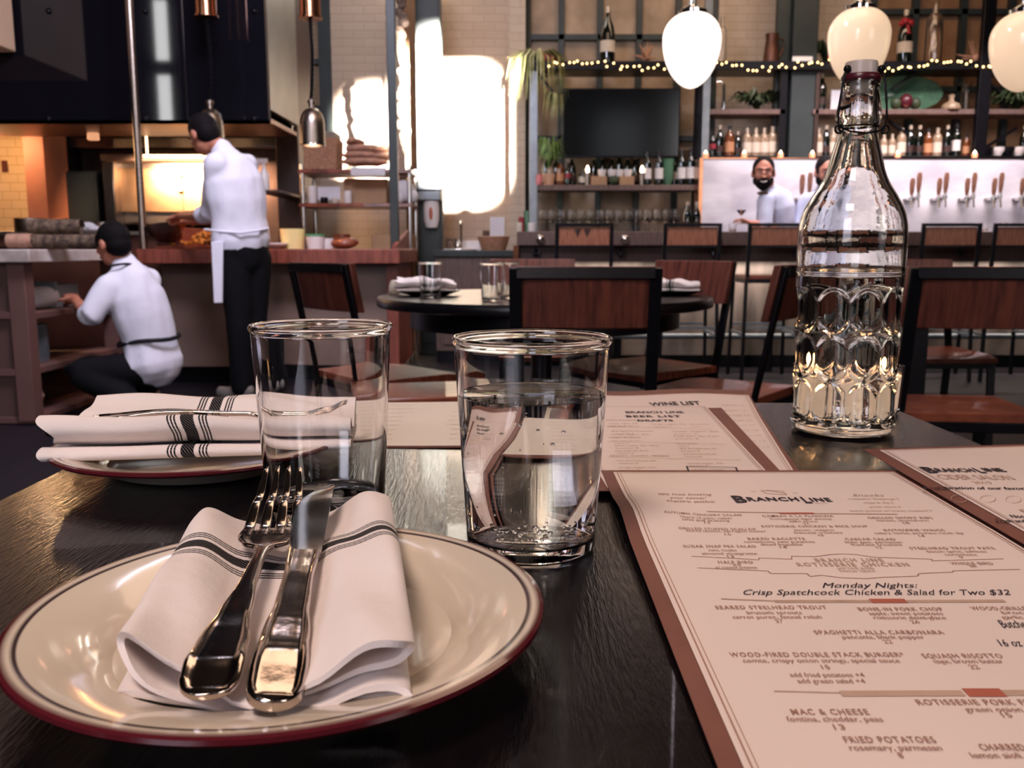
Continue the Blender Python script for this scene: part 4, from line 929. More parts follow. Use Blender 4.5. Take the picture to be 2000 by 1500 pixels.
def votive(label, px, py, Y, g='votive candles above the tap wall', s_=1):
    p = at(px, py, Y); t = thing('small_votive', label, 'candle', (p.x, Y, p.z), 0, g)
    obj('cup', MB().lathe([(0, 0), (.022, 0), (.026, .045), (.023, .045), (.02, .006), (0, .006)], 20), mat('peach_cup', '#e8b090', .3, 0, .1, 10, emit='#ff9860', estr=.6), t)
    obj('flame', MB().lathe([(0, .02), (.013, .03), (.015, .045), (.010, .06), (0, .075)], 12), mat('votive_flame', '#ffe8c8', .5, 0, .1, 10, emit='#ffdcb8', estr=9), t)
    return t
v0 = votive('lit votive on the marble ledge, first from the left', 1378, 311, 8.1)
for i, px in enumerate((1453, 1524, 1586, 1753, 1903)):
    p = at(px, 311, 8.1); dup(v0, (p.x, 8.1, mzt + .009), 0, 'lit votive on the marble ledge, %s from the left' % nth(i + 1))
v0.location.z = mzt + .009

# ------------------------------------------------------------ back bar shelving
def shelf_unit():
    t = thing('back_bar_shelving', 'tall dark steel back-bar shelving with plank shelves', 'shelving', (2.6, 8.5, 0))
    def post(px0, px1, Y, m, z1=None, z0=0, d=.06):
        a, b = at(px0, 300, Y).x, at(px1, 300, Y).x; obj('post', MB().box(a, b, Y, Y + d, z0, z1 or at(1300, 118, Y).z), m, t, world=True, bevel=.004)
    post(1034, 1050, 8.4, 'bluesteel'); post(1370, 1384, 8.35, 'bluesteel', 3.3); post(1355, 1368, 8.62, 'steel'); post(1519, 1533, 8.4, 'steel'); post(1588, 1596, 8.4, 'brushed_dark'); post(1903, 1926, 8.35, 'steel', 3.3)
    def shelf(pxa, pxb, py, Y0_, Y1_, m, th=.05):
        a, b = at(pxa, py, Y0_), at(pxb, py, Y0_); obj('shelf', MB().box(a.x, b.x, Y0_, Y1_, a.z - th, a.z), m, t, world=True, bevel=.004); return a.z
    z = {}
    z['top'] = shelf(1034, 2090, 119, 8.36, 8.72, 'steel', .075)
    z['mid'] = shelf(1050, 1357, 361, 8.40, 8.72, 'greywood', .05)
    z['r1'] = shelf(1384, 1535, 213, 8.40, 8.72, 'greywood', .045); z['r2'] = shelf(1588, 2090, 213, 8.40, 8.72, 'greywood', .045)
    z['r3'] = shelf(1384, 1535, 304, 8.36, 8.72, 'steel', .05); z['r4'] = shelf(1588, 2090, 304, 8.36, 8.72, 'steel', .05)
    z['low'] = shelf(1034, 1372, 452, 8.36, 8.72, 'greywood', .06)
    for (xa, ya, xb, yb) in ((1052, 145, 1092, 195), (1790, 140, 1742, 175), (1926, 160, 1985, 205), (1735, 235, 1770, 262), (1918, 292, 1985, 250)):
        obj('brace', MB().bar(at(xa, ya, 8.5), at(xb, yb, 8.5), .05, .02, (0, 1, 0)), 'steel', t, world=True)
    return z
SZ = shelf_unit()
# television
a, b = at(1098, 308, 8.5), at(1330, 172, 8.5)
tv = thing('television', 'large switched-off television hanging on the window above the wine shelf', 'television', ((a.x + b.x) / 2, 8.5, a.z))
obj('housing', MB().box(a.x, b.x, 8.505, 8.56, a.z, b.z), 'steel', tv, world=True, bevel=.006)
obj('screen', MB().box(a.x + .012, b.x - .012, 8.5, 8.506, a.z + .02, b.z - .012), 'tv', tv, world=True)
obj('wall_arm', MB().box((a.x + b.x) / 2 - .15, (a.x + b.x) / 2 + .15, 8.56, 9.05, (a.z + b.z) / 2 - .1, (a.z + b.z) / 2 + .1), 'steel', tv, world=True)
# bottles
BOT = {}
KIND = {
 'wine': ([(.0, 0), (.036, 0), (.037, .01), (.037, .19), (.030, .215), (.016, .235), (.0135, .25), (.0135, .298), (.0145, .30), (0, .30)], 'darkglass', (.055, .15), 'label2', 'capdark'),
 'champagne': ([(.0, 0), (.044, 0), (.045, .01), (.045, .17), (.036, .22), (.020, .26), (.014, .29), (.0135, .325), (.016, .33), (0, .335)], 'darkglass', (.06, .13), 'label', 'cap'),
 'spirit': ([(.0, 0), (.040, 0), (.041, .008), (.041, .17), (.034, .195), (.016, .215), (.014, .25), (.016, .255), (0, .257)], 'paleglass', (.04, .13), 'label', 'cap'),
 'amber': ([(.0, 0), (.039, 0), (.040, .008), (.040, .16), (.030, .19), (.015, .21), (.014, .25), (0, .252)], 'amberglass', (.04, .12), 'labelbr', 'capdark'),
 'squat': ([(.0, 0), (.045, 0), (.046, .01), (.046, .10), (.035, .13), (.014, .14), (.014, .165), (0, .167)], 'darkglass', (.03, .09), 'label', 'capdark'),
 'redlabel': ([(.0, 0), (.036, 0), (.037, .01), (.037, .15), (.028, .18), (.014, .20), (.014, .25), (0, .252)], 'darkglass', (.08, .13), 'labelred', 'capdark'),
 'dark': ([(.0, 0), (.038, 0), (.039, .01), (.039, .16), (.028, .20), (.015, .225), (.014, .28), (0, .282)], 'darkglass', (.04, .1), 'darkwood', 'cap'),
}
def bottle(kind, label, px, Y, z, group, s_=1.0, hs=1.0, py=300):
    x = at(px, py, Y).x
    if kind in BOT: o = dup(BOT[kind], (x, Y, z + .001), None, label, group)
    else:
        prof, g, (l0, l1), lm, cm = KIND[kind]; o = thing('liquor_bottle' if kind not in ('wine', 'champagne') else 'wine_bottle', label, 'bottle', (x, Y, z + .001), 0, group)
        obj('bottle_body', MB().lathe(prof, 20), g, o, smooth=50)
        r_ = max(q[0] for q in prof) + .0008
        obj('label', MB().lathe([(r_, l0), (r_, l1)], 20), lm, o, smooth=50, fix=False)
        h = prof[-1][1]; obj('cap', MB().lathe([(.0152, h - .035), (.0165, h - .034), (.0165, h + .003), (0, h + .004)], 14), cm, o, smooth=50)
        BOT[kind] = o
    o.scale = (s_, s_, hs * s_); o['label'] = label; return o
DESC = {'wine': 'dark wine bottle with white label', 'champagne': 'large pale-labelled bottle', 'spirit': 'pale spirit bottle', 'amber': 'amber liquor bottle', 'squat': 'squat dark jar-like bottle', 'redlabel': 'dark bottle with red label', 'dark': 'dark liquor bottle'}
def row(lst, Y, z, where, group, py=300):
    for i, q in enumerate(lst):
        px, kd = q[0], q[1]; s_ = q[2] if len(q) > 2 else 1
        bottle(kd, '%s, %s from left %s' % (DESC[kd], nth(i), where), px, Y, z, group, s_, 1, py)
row([(1075, 'spirit', .8), (1094, 'amber', .9), (1109, 'redlabel', .8), (1138, 'squat', .8), (1265, 'wine', 1.0), (1272 + 16, 'wine', 1.02), (1332, 'wine', 1.05), (1350, 'wine', 1.08)], 8.46, SZ['mid'], 'on the shelf under the television', 'bottles under the television')
row([(1066, 'dark'), (1086, 'dark'), (1117, 'dark'), (1160, 'dark'), (1177, 'dark'), (1195, 'dark'), (1210, 'wine'), (1226, 'dark'), (1241, 'dark'), (1319, 'champagne')], 8.6, SZ['mid'], 'in the rear row under the television', 'back row of bottles under the television')
row([(1391, 'redlabel', .9), (1405, 'dark'), (1424, 'amber', 1.1), (1440, 'dark', .8), (1458, 'spirit'), (1475, 'spirit'), (1491, 'spirit'), (1507, 'spirit', 1.05)], 8.5, SZ['r3'], 'on the ledge left of the dark column', 'liquor bottles left of the dark column')
row([(1597, 'spirit'), (1612, 'dark'), (1626, 'spirit'), (1725, 'spirit', .8), (1741, 'spirit', .8), (1759, 'spirit'), (1776, 'dark'), (1794, 'dark'), (1811, 'amber'), (1829, 'spirit'), (1848, 'dark'), (1866, 'wine'), (1886, 'amber', .8), (1998, 'dark')], 8.5, SZ['r4'], 'on the ledge behind the tall bottle', 'liquor bottles right of the dark column')
p = at(1187, 116, 8.45); bottle('champagne', 'tall dark champagne bottle standing alone on the top shelf', 1187, 8.45, SZ['top'], 'big bottles on the top shelf', 1.5, .95, 60)
bottle('champagne', 'dark champagne bottle with a red bow on the top shelf', 1769, 8.45, SZ['top'], 'big bottles on the top shelf', 1.45, .93, 60)
p = at(1769, 40, 8.45); tag(obj('red_bow', MB().ball((p.x, 8.45, p.z - .02), (.045, .035, .05)).ball((p.x - .04, 8.43, p.z - .03), (.03, .02, .025)).ball((p.x + .04, 8.43, p.z - .025), (.03, .02, .03)).tube([(p.x, 8.40, p.z - .05), (p.x + .01, 8.385, p.z - .13)], (.015), 8), 'red', None, world=True, smooth=60), 'red bow tied around the neck of the top-shelf champagne bottle', 'bow')
def bigclear(label, px, s_):
    x = at(px, 60, 8.45).x
    return tag(obj('glass_bottle', MB().lathe([(0, 0), (.07, 0), (.075, .01), (.072, .36), (.05, .41), (.028, .43), (.026, .52), (.03, .525), (.024, .525), (.022, .43), (.068, .35), (.07, .012), (0, .01)], 28), 'glass', None, loc=(x, 8.45, SZ['top'] + .001), smooth=50), label, 'bottle')
bigclear('very large clear glass bottle on the top shelf beside the red-bowed one', 1825, 1); c = bigclear('slim clear bottle on the top shelf right of the first globe lamp', 1410, 1); c.scale = (.6, .6, .75)
bottle('dark', 'dark bottle at the left end of the right middle shelf', 1605, 8.5, SZ['r2'], 'single bottles on the shelves', 1.15, 1, 180)
row([(1342, 'dark', .85), (1360, 'dark', .85)], 7.3, 1.058, 'on the bar top beside the marble wall', 'pair of dark bottles beside the marble wall', 436)
# pitcher, coral star, driftwood on the top shelf
x = at(1507, 90, 8.45).x
pit = thing('pitcher', 'brown pitcher with flared lip on the top shelf by the dark column', 'pitcher', (x, 8.45, SZ['top']))
obj('body', MB().lathe([(0, .001), (.07, .001), (.072, .02), (.062, .12), (.052, .20), (.06, .25), (.055, .25), (.047, .2), (.057, .12), (.066, .02), (0, .01)], 28), mat('dark_copper', '#6a4636', .35, .5, .3, 12), pit)
obj('handle', MB().tube([(.05, 0, .22), (.10, 0, .20), (.11, 0, .13), (.07, 0, .05)], .008, 8), mat('dark_copper', '#6a4636'), pit)
def spiky(name, label, cat, px, py, Y, z, r, m, n=14, seed=1):
    rnd = random.Random(seed); mb = MB(); c = at(px, py, Y)
    for i in range(n):
        a = rnd.uniform(0, 6.28); e = rnd.uniform(-.1, 1.2); d = Vector((math.cos(a) * math.cos(e), math.sin(a) * math.cos(e) * .5, math.sin(e))); mb.tube([(0, 0, .04), Vector((0, 0, .04)) + d * r * rnd.uniform(.7, 1)], [.022, .003], 6)
    mb.ball((0, 0, .04), .04); mb.moved(lambda p: Vector((p.x, p.y, max(p.z, .002))))
    return tag(obj(name, mb, m, None, smooth=30, loc=(c.x, Y, z)), label, cat)
spiky('paper_star', 'spiky brown star ornament on the top shelf above the television', 'ornament', 1261, 100, 8.45, SZ['top'], .17, 'wicker')
spiky('driftwood', 'pale driftwood branch on the top shelf left of the right-hand globe lamp', 'ornament', 1905, 100, 8.45, SZ['top'], .2, 'burlap', 9, 5)
# cups, boxes, candles, frame, vases on the wine shelf
def boxp(name, label, cat, m, x0, y0, x1, y1, Y, d, group=None, bev=.003, zb=None):
    a, b = at(x0, y1, Y), at(x1, y0, Y)
    z0 = a.z if zb is None else zb
    return tag(obj(name, MB().box(a.x, b.x, Y, Y + d, z0, z0 + b.z - a.z), m, None, world=True, bevel=bev), label, cat, group)
zs = SZ['mid'] + .001
boxp('wooden_box', 'small pale wooden box left of the dried posy under the television', 'box', 'card', 1154, 344, 1186, 361, 8.42, .1, zb=zs); boxp('wooden_box', 'small pale wooden box right of the dried posy under the television', 'box', 'card', 1210, 344, 1239, 361, 8.42, .1, zb=zs)
cup = None
cz = zs + (at(1170, 344, 8.42).z - at(1170, 361, 8.42).z)
for i, (px, dz) in enumerate(((1175, 0), (1194, -.003), (1209, .02), (1225, 0))):
    x = at(px, 335, 8.5).x; lb = 'white ceramic cup on the wooden boxes, %s from the left' % nth(i); mbc = MB().lathe([(0, 0), (.03, 0), (.038, .03), (.04, .062), (.036, .062), (.03, .008), (0, .008)], 20)
    if cup is None: cup = tag(obj('ceramic_cup', mbc, 'white', None, smooth=50, loc=(x, 8.47, cz)), lb, 'cup', 'white cups under the television')
    else: c = cup.copy(); COL.objects.link(c); c.location = (x, 8.47, cz if i != 2 else cz); c['label'] = lb
spiky('dried_posy', 'small dried flower posy between the wooden boxes', 'plant', 1199, 350, 8.40, zs, .06, 'leafdark', 16, 8)
for i, px in enumerate((1147, 1253)):
    x = at(px, 350, 8.46).x; t = thing('tall_votive', 'lit candle in tall grey jar, %s one under the television' % ('left' if i == 0 else 'right'), 'candle', (x, 8.44, zs), 0, 'jar candles under the television')
    obj('jar', MB().lathe([(0, 0), (.026, 0), (.028, .11), (.024, .11), (.023, .01), (0, .01)], 20), 'brushed', t); obj('flame', MB().lathe([(0, .10), (.016, .12), (.018, .14), (.01, .165), (0, .18)], 14), mat('votive_flame', '#ffe8c8'), t)
tag(obj('vase', MB().lathe([(0, 0), (.03, 0), (.05, .06), (.055, .2), (.06, .24), (.055, .24), (.05, .2), (.044, .06), (0, .01)], 24), 'greenglass', None, smooth=50, loc=(at(1304, 340, 8.5).x, 8.5, zs)), 'pale green glass vase right of the bottles under the television', 'vase')
# clear things and greenery on the right shelves
gv = tag(obj('glass_platter', MB().lathe([(0, 0), (.36, 0), (.37, .01), (.36, .02), (0, .014)], 40).moved(lambda p: Vector((p.x, -p.z, (p.y + .37) * .45))), 'greenglass', None, smooth=50, loc=(at(1765, 180, 8.6).x, 8.62, SZ['r2'] + .002)), 'large pale green glass platter leaning on the right middle shelf', 'platter')
pom = None
for i, (px, r_, mm_) in enumerate(((1750, .055, 'leafdark'), (1769, .07, 'rubber'), (1788, .055, 'leafdark'))):
    o = tag(obj('ornament_ball', MB().ball((0, 0, r_ + .002), r_, 16, 12), mm_, None, smooth=80, loc=(at(px, 200, 8.45).x, 8.45 + i * .0, SZ['r2'])), '%s ornament ball in front of the green platter, %s from the left' % ('dark green' if mm_ == 'leafdark' else 'dark red', nth(i)), 'ornament')
    o.scale = (.85, .85, 1)
tag(obj('glass_decanter', MB().lathe([(0, 0), (.08, 0), (.085, .02), (.07, .05), (.03, .07), (.02, .09), (.03, .13), (.0, .14)], 28), 'paleglass', None, smooth=50, loc=(at(1858, 200, 8.45).x, 8.45, SZ['r2'] + .001)), 'squat pale glass decanter on the right middle shelf', 'decanter')
tag(obj('glass_carafe', MB().lathe([(0, 0), (.04, 0), (.04, .22), (.05, .25), (.045, .25), (.035, .22), (.035, .01), (0, .01)], 28), 'glass', None, smooth=50, loc=(at(1885, 200, 8.5).x, 8.5, SZ['r2'] + .001)), 'clear glass carafe beside the squat decanter', 'carafe')
boxp('fan_paper', 'folded white paper fan at the left end of the right middle shelf', 'paper', 'paper', 1622, 172, 1645, 214, 8.55, .01, zb=SZ['r2'] + .001)
tag(obj('silver_candle_holder', MB().tube([(0, 0, 0), (0, 0, .22), (-.03, 0, .245), (-.07, 0, .245)], .016, 12).lathe([(0, 0), (.04, 0), (.04, .01), (0, .012)], 20), 'chrome', None, smooth=60, loc=(at(1413, 200, 8.45).x, 8.45, SZ['r1'] + .001)), 'bright hooked metal stand on the shelf left of the dark column', 'stand')
for i, px in enumerate((1927, 1948, 1968, 1988)):
    tag(obj('bowl', MB().lathe([(0, 0), (.03, 0), (.055, .05), (.058, .085), (.052, .085), (.045, .05), (0, .01)], 24), 'white' if i % 2 else 'steel', None, smooth=50, loc=(at(px, 300, 8.48).x, 8.48, SZ['r4'] + .001)), '%s bowl at the right end of the ledge shelf, %s from the left' % ('white' if i % 2 else 'black', nth(i)), 'bowl')
def plant(name, label, px, py, Y, z, r, h, m, n=90, seed=1, trail=0, pot=None, flat=.5, leafw=.012, hang=False):
    rnd = random.Random(seed); c = at(px, py, Y); t = thing(name, label, 'plant', (c.x, Y, z))
    mb = MB(); base = .09 if pot else 0
    for i in range(n):
        a = rnd.uniform(0, 6.283); o = Vector((math.cos(a), math.sin(a) * flat, 0)); ln = rnd.uniform(.6, 1)
        if hang: P = [Vector((0, 0, base)), o * r * .5 * ln + Vector((0, 0, base + h * .35 * ln)), o * r * .85 * ln + Vector((0, 0, base + h * .1)), o * r * ln + Vector((0, 0, base - trail * rnd.uniform(.3, 1)))]
        else: P = [Vector((0, 0, base)), o * r * .35 * ln + Vector((0, 0, base + h * .6 * ln)), o * r * .8 * ln + Vector((0, 0, base + h * ln * rnd.uniform(.6, 1))), o * r * 1.1 * ln + Vector((0, 0, base + h * ln * rnd.uniform(.3, .8)))]
        w_ = leafw * rnd.uniform(.6, 1.2); vs = []
        for k, p in enumerate(P):
            sd = Vector((-o.y, o.x, rnd.uniform(-.4, .4))).normalized() * w_ * (1, 1.2, .9, .1)[k]; vs += [p + sd, p - sd + Vector((0, 0, .003))]
        mb.add(vs, [(0, 1, 3, 2), (2, 3, 5, 4), (4, 5, 7, 6)])
    tag(obj('foliage', mb, m, t, smooth=60, fix=False), kind=None)
    if pot: obj('pot', MB().lathe([(0, 0), (.045, 0), (.06, .1), (.052, .1), (.04, .01), (0, .01)], 20), pot, t)
    return t
plant('trailing_fern', 'pale trailing fern spilling off the left end of the top shelf', 1050, 110, 8.42, SZ['top'], .33, .3, 'leafpale', 120, 2, .35, None, .5, .012, True)
plant('hanging_air_plant', 'pale wispy plant hanging inside the shelf left of the television', 1082, 175, 8.5, at(1082, 190, 8.5).z, .12, .12, 'leafpale', 50, 3, .22, None, .6, .010, True)
plant('potted_fern', 'green fern in a cream pot on the wine shelf left of the television', 1072, 350, 8.46, zs, .16, .38, 'leaf', 120, 4, 0, 'terracotta', .6, .013)
tag(obj('pink_cup', MB().lathe([(0, 0), (.03, 0), (.034, .09), (.03, .09), (0, .01)], 20), 'pink', None, smooth=50, loc=(at(1053, 355, 8.4).x, 8.41, zs)), 'pink cup at the left end of the wine shelf', 'cup')
plant('dark_shrub', 'dark bushy greenery on the shelf left of the dark column', 1478, 205, 8.5, SZ['r1'], .26, .2, 'leafdark', 110, 5, 0, None, .4, .022)
plant('dark_shrub', 'dark leafy plant on the top shelf behind the middle globe lamp', 1612, 110, 8.5, SZ['top'], .17, .26, 'leafdark', 80, 6, 0, None, .4, .022)
plant('dark_shrub', 'dark greenery at the right end of the right middle shelf', 1985, 205, 8.5, SZ['r2'], .3, .18, 'leafdark', 110, 7, 0, None, .4, .022)
for i, (px, py) in enumerate(((1066, 108), (1626, 108), (1935, 112))):
    tag(obj('red_berries', MB().ball((0, 0, .035), (.045, .03, .035), 12, 8).ball((.05, 0, .025), (.03, .02, .025), 10, 8), 'red', None, smooth=80, loc=(at(px, py, 8.38).x, 8.385, SZ['top'] + .002)), ('red flower cluster in the trailing fern', 'red berries below the middle globe lamp', 'red berries left of the right-hand globe lamp')[i], 'flower')
# fairy lights
fl = thing('fairy_lights', 'string of warm fairy lights draped along the top shelf edge', 'string lights', (2.6, 8.34, SZ['top']))
rnd = random.Random(12); pts = []; N = 96
for i in range(N):
    px = 1072 + (1995 - 1072) * i / (N - 1) + rnd.uniform(-4, 4); py = 128 + 7 * math.sin(px / 38.) + rnd.uniform(-6, 5)
    p = at(px, py, 8.335); pts.append(p)
obj('wire', MB().tube(pts, .0025, 5), 'wire', fl, world=True, smooth=0)
bm_ = MB().ball((0, 0, 0), .0095, 8, 6).mesh('bulb'); bm_.materials.append(M['bulb'])
for p in pts: o = bpy.data.objects.new('bulb', bm_); COL.objects.link(o); o.parent = fl; o.location = p + Vector((0, -.01, 0)) - fl.location
# wine glasses standing on the back counter
wgm = MB().lathe([(0, 0), (.034, 0), (.034, .002), (.005, .006), (.0035, .03), (.0035, .085), (.012, .095), (.036, .125), (.040, .155), (.034, .205), (.033, .205), (.0388, .155), (.035, .127), (.010, .098), (0, .096)], 20).mesh('wine_glass', 50); wgm.materials.append(M['glass'])
n_ = 0
for rr2, (ya, dx) in enumerate(((8.42, 0), (8.56, 7))):
    for i in range(15):
        px = 1056 + i * 18.6 + dx; x = at(px, 440, ya).x
        o = bpy.data.objects.new('wine_glass', wgm); COL.objects.link(o); o.location = (x, ya, SZ['low'] + .001)
        tag(o, 'clear wine glass, %s from the left in the %s row on the back counter' % (nth(i), ('front', 'rear')[rr2]), 'wine glass', 'wine glasses on the back counter')
# back counter cabinet under the shelving
tag(obj('back_counter', MB().box(at(1034, 440, 8.36).x, 2.0, 8.36, 8.9, 0, SZ['low'] - .062), 'darkwood', None, world=True), 'dark cabinet of the back bar beneath the wine glasses', 'cabinet')

# ------------------------------------------------------------ globe pendant lamps
def globe(label, px, py, w_, Y, m):
    s_ = w_ / FPX * Y / .26; c = at(px, py, Y); t = thing('globe_pendant', label, 'pendant lamp', (c.x, Y, c.z), 0, 'opal glass globe pendants over the bar')
    prof = []
    for i in range(33):
        a = math.pi * i / 32; z = -.215 * math.cos(a) + .03 if a < math.pi / 2 else -.115 * math.cos(a) + .03
        r_ = .13 * math.sin(a) ** (.85 if a > math.pi / 2 else 1.12); prof.append((max(r_, 0), z))
    prof = prof[:-3] + [(.045, prof[-3][1])]
    obj('globe', MB().lathe(prof, 48), m, t, smooth=80)
    obj('fitter_cap', MB().lathe([(.05, .128), (.062, .130), (.064, .15), (.04, .165), (.02, .175), (.015, .2), (0, .2)], 32), 'chrome', t)
    obj('drop_rod', MB().tube([(0, 0, .2), (0, 0, (ZC - c.z) / s_)], .006, 10), 'steel', t); t.scale = (s_, s_, s_)
    point('globe_light', (c.x, Y, c.z - .01 * 0), 9, '#ffdcb0', .13)
globe('bright opal glass pendant lamp left of the dark column', 1351, 90, 108, 4.0, 'egg')
globe('opal glass pendant lamp directly behind the bottle stopper', 1677, 84, 112, 3.85, 'eggwarm')
globe('opal glass pendant lamp cut by the right edge of the photo', 1997, 92, 114, 3.85, 'eggwarm')

# ------------------------------------------------------------ kitchen: hood, walls, equipment
HY = 6.5; hz = at(300, 240, HY).z; hxr = at(525, 240, HY).x
hd = thing('kitchen_hood', 'huge black extraction hood hanging above the open kitchen', 'hood', (-3.9, 7.4, hz))
obj('front_panel', MB().box(-6.4, hxr, HY, HY + .06, hz, ZC), 'hood', hd, world=True)
for px in (95, 497, 284): 
    for py in (22, 232): q = at(px if py == 22 or px != 284 else 285, py, HY); obj('rivet', MB().ball((q.x, HY, q.z), .022, 10, 6), 'steel', hd, world=True)
obj('back_panel', MB().box(-6.4, hxr - .05, 7.38, 7.42, hz + .05, ZC), 'hood', hd, world=True)
obj('side_panel', MB().box(hxr - .05, hxr, HY + .06, 7.42, hz + .1, ZC), 'hoodside', hd, world=True)
obj('canopy_underside', MB().box(-6.4, hxr - .02, HY + .06, 7.42, hz + .02, hz + .05).box(-6.4, hxr, HY, HY + .09, hz - .0, hz + .02), 'hoodunder', hd, world=True)
obj('rear_lip', MB().box(-4.2, at(537, 280, 8.1).x, 8.1, 8.9, at(400, 290, 8.1).z, at(400, 268, 8.1).z), 'brushed', hd, world=True, bevel=.01)
struct('trim_5', MB().box(at(538, 300, 7.7).x, at(583, 300, 7.7).x, 7.7, 8.3, 0, 3.2), 'darkwood', bevel=.01)
struct('wall_kitchen', MB().box(-7.9, at(85, 300, 8.0).x, 8.0, 8.2, 0, 3), 'tile')
struct('trim_6', MB().box(at(46, 300, 7.6).x, at(85, 300, 7.6).x, 7.6, 8.0, 0, 2.6), mat('clay_pilaster', '#a4674f', .6, 0, .2, 5))
struct('trim_7', MB().box(at(88, 300, 7.9).x, at(118, 300, 7.9).x, 7.9, 8.3, 0, 2.6), 'steel')
q = at(10, 325, 7.99); tag(obj('outlet_plate', MB().box(q.x - .03, q.x + .02, 7.985, 8.0, q.z - .05, q.z + .05), 'woodback', None, world=True, bevel=.003), 'brown electrical outlet plate on the cream tiled wall', 'outlet')
point('kitchen_wall_lamp', at(-30, 262, 7.3), 60, '#ffc890', .08)
tag(obj('wall_lamp', MB().box(at(-40, 245, 7.5).x, at(22, 245, 7.5).x, 7.4, 7.6, at(0, 254, 7.5).z, at(0, 243, 7.5).z), 'steel', None, world=True), 'dark shelf lamp above the tiled kitchen wall at far left', 'lamp')
# stainless back wall panel and rotisserie
p0, p1 = at(118, 420, 8.25), at(540, 290, 8.25)
struct('trim_8', MB().box(p0.x, p1.x, 8.3, 8.4, .3, p1.z + .3), 'brushed_dark')
ov = thing('rotisserie_oven', 'stainless rotisserie oven glowing golden behind the standing cook', 'oven', (at(325, 400, 8.0).x, 8.0, .9))
a, b = at(228, 416, 7.95), at(440, 322, 7.95)
obj('housing', MB().box(a.x, b.x, 8.02, 8.28, a.z - .1, b.z + .06), 'brushed', ov, world=True, bevel=.01)
for x0, x1 in ((232, 268), (281, 352), (356, 436)):
    c, d = at(x0, 414, 7.95), at(x1, 328, 7.95); obj('door', MB().box(c.x, d.x, 7.98, 8.02, c.z, d.z), mat('golden_steel', '#d8b08a', .33, 1, .3, 5, .2, 12), ov, world=True, bevel=.005)
for py in (343, 373): q = at(351, py, 7.95); obj('door_handle', MB().ball((q.x, 7.965, q.z), .022, 12, 8), 'chrome', ov, world=True)
obj('shelf_lip', MB().box(a.x, b.x + .3, 7.7, 7.95, at(300, 318, 7.9).z, at(300, 306, 7.9).z), 'brushed_dark', ov, world=True)
q = at(330, 318, 7.6); area('oven_lamp', (q.x, 7.55, 1.62), (q.x, 8.0, 1.25), .7, .1, 22, '#ffcda0', 140); bpy.data.lights['oven_lamp'].energy = 60
ol = tag(obj('oven_strip_light', MB().box(q.x - .22, q.x + .35, 7.62, 7.68, 1.68, 1.70).box(q.x - .2, q.x - .19, 7.64, 7.66, 1.7, 2.6).box(q.x + .3, q.x + .31, 7.64, 7.66, 1.7, 2.6), mat('warm_strip', '#ffd9a8', .4, 0, .1, 9, emit='#ffd0a0', estr=6), None, world=True), 'warm strip light under the hood above the rotisserie oven', 'lamp')
tag(obj('oven_cabinet', MB().box(at(204, 330, 7.9).x, at(226, 330, 7.9).x, 7.85, 8.2, .9, at(220, 315, 7.9).z), 'steel', None, world=True, bevel=.01), 'narrow black oven unit left of the glowing rotisserie', 'oven')
tag(obj('refrigerator', MB().box(at(124, 400, 8.0).x, at(198, 400, 8.0).x, 7.95, 8.28, .6, at(150, 335, 8).z), 'green', None, world=True, bevel=.02), 'dark cabinet front under the kitchen hood left of the black oven', 'cabinet')
q = at(184, 250, 7.2); tag(obj('hood_light', MB().box(q.x - .04, q.x + .04, 7.15, 7.2, hz - .04, hz + .02), mat('hood_bulb', '#ffc89a', .4, 0, .1, 9, emit='#ffb888', estr=.7), None, world=True, bevel=.01), 'small square warm light under the hood', 'lamp')
a = at(27, 101, 6.42); b = a
tag(obj('duct_box', MB().box(-4.6, b.x, 5.5, 6.45, a.z, ZC), mat('cream_duct', '#e5c3a4', .5, 0, .1, 3), None, world=True, bevel=.01), 'cream boxed duct at the top left corner in front of the black hood', 'duct')
# posts
q0, q1 = at(254, 0, 6.05), at(275, 418, 6.05)
tag(obj('steel_post', MB().tube([(q0.x * 0 + at(264, 200, 6.05).x, 6.05, .9), (at(264, 200, 6.05).x, 6.05, ZC)], .024, 16), 'brushed', None, world=True, smooth=60), 'slim steel post rising from the pass in front of the hood', 'post')
x = at(768, 300, 6.3).x
tag(obj('steel_post', MB().box(x - .03, x + .03, 6.28, 6.34, .92, ZC), 'green', None, world=True, bevel=.004), 'dark square post standing at the right end of the kitchen pass', 'post')
rnd = random.Random(2); mb = MB(); x = at(786, 150, 7.3).x; zz = at(786, 290, 7.3).z
while zz < ZC: mb.ball((x + rnd.uniform(-.02, .02), 7.3 + rnd.uniform(-.02, .02), zz), (rnd.uniform(.035, .05), rnd.uniform(.03, .045), rnd.uniform(.03, .05)), 7, 5); zz += .045
tag(obj('dried_garland', mb, mat('dried_garland', '#5d4c42', .9, 0, .5, 60, .8, 60, color2='#8c7a6e'), None, world=True, smooth=60), 'rough dried garland hanging beside the dark square post', 'garland')
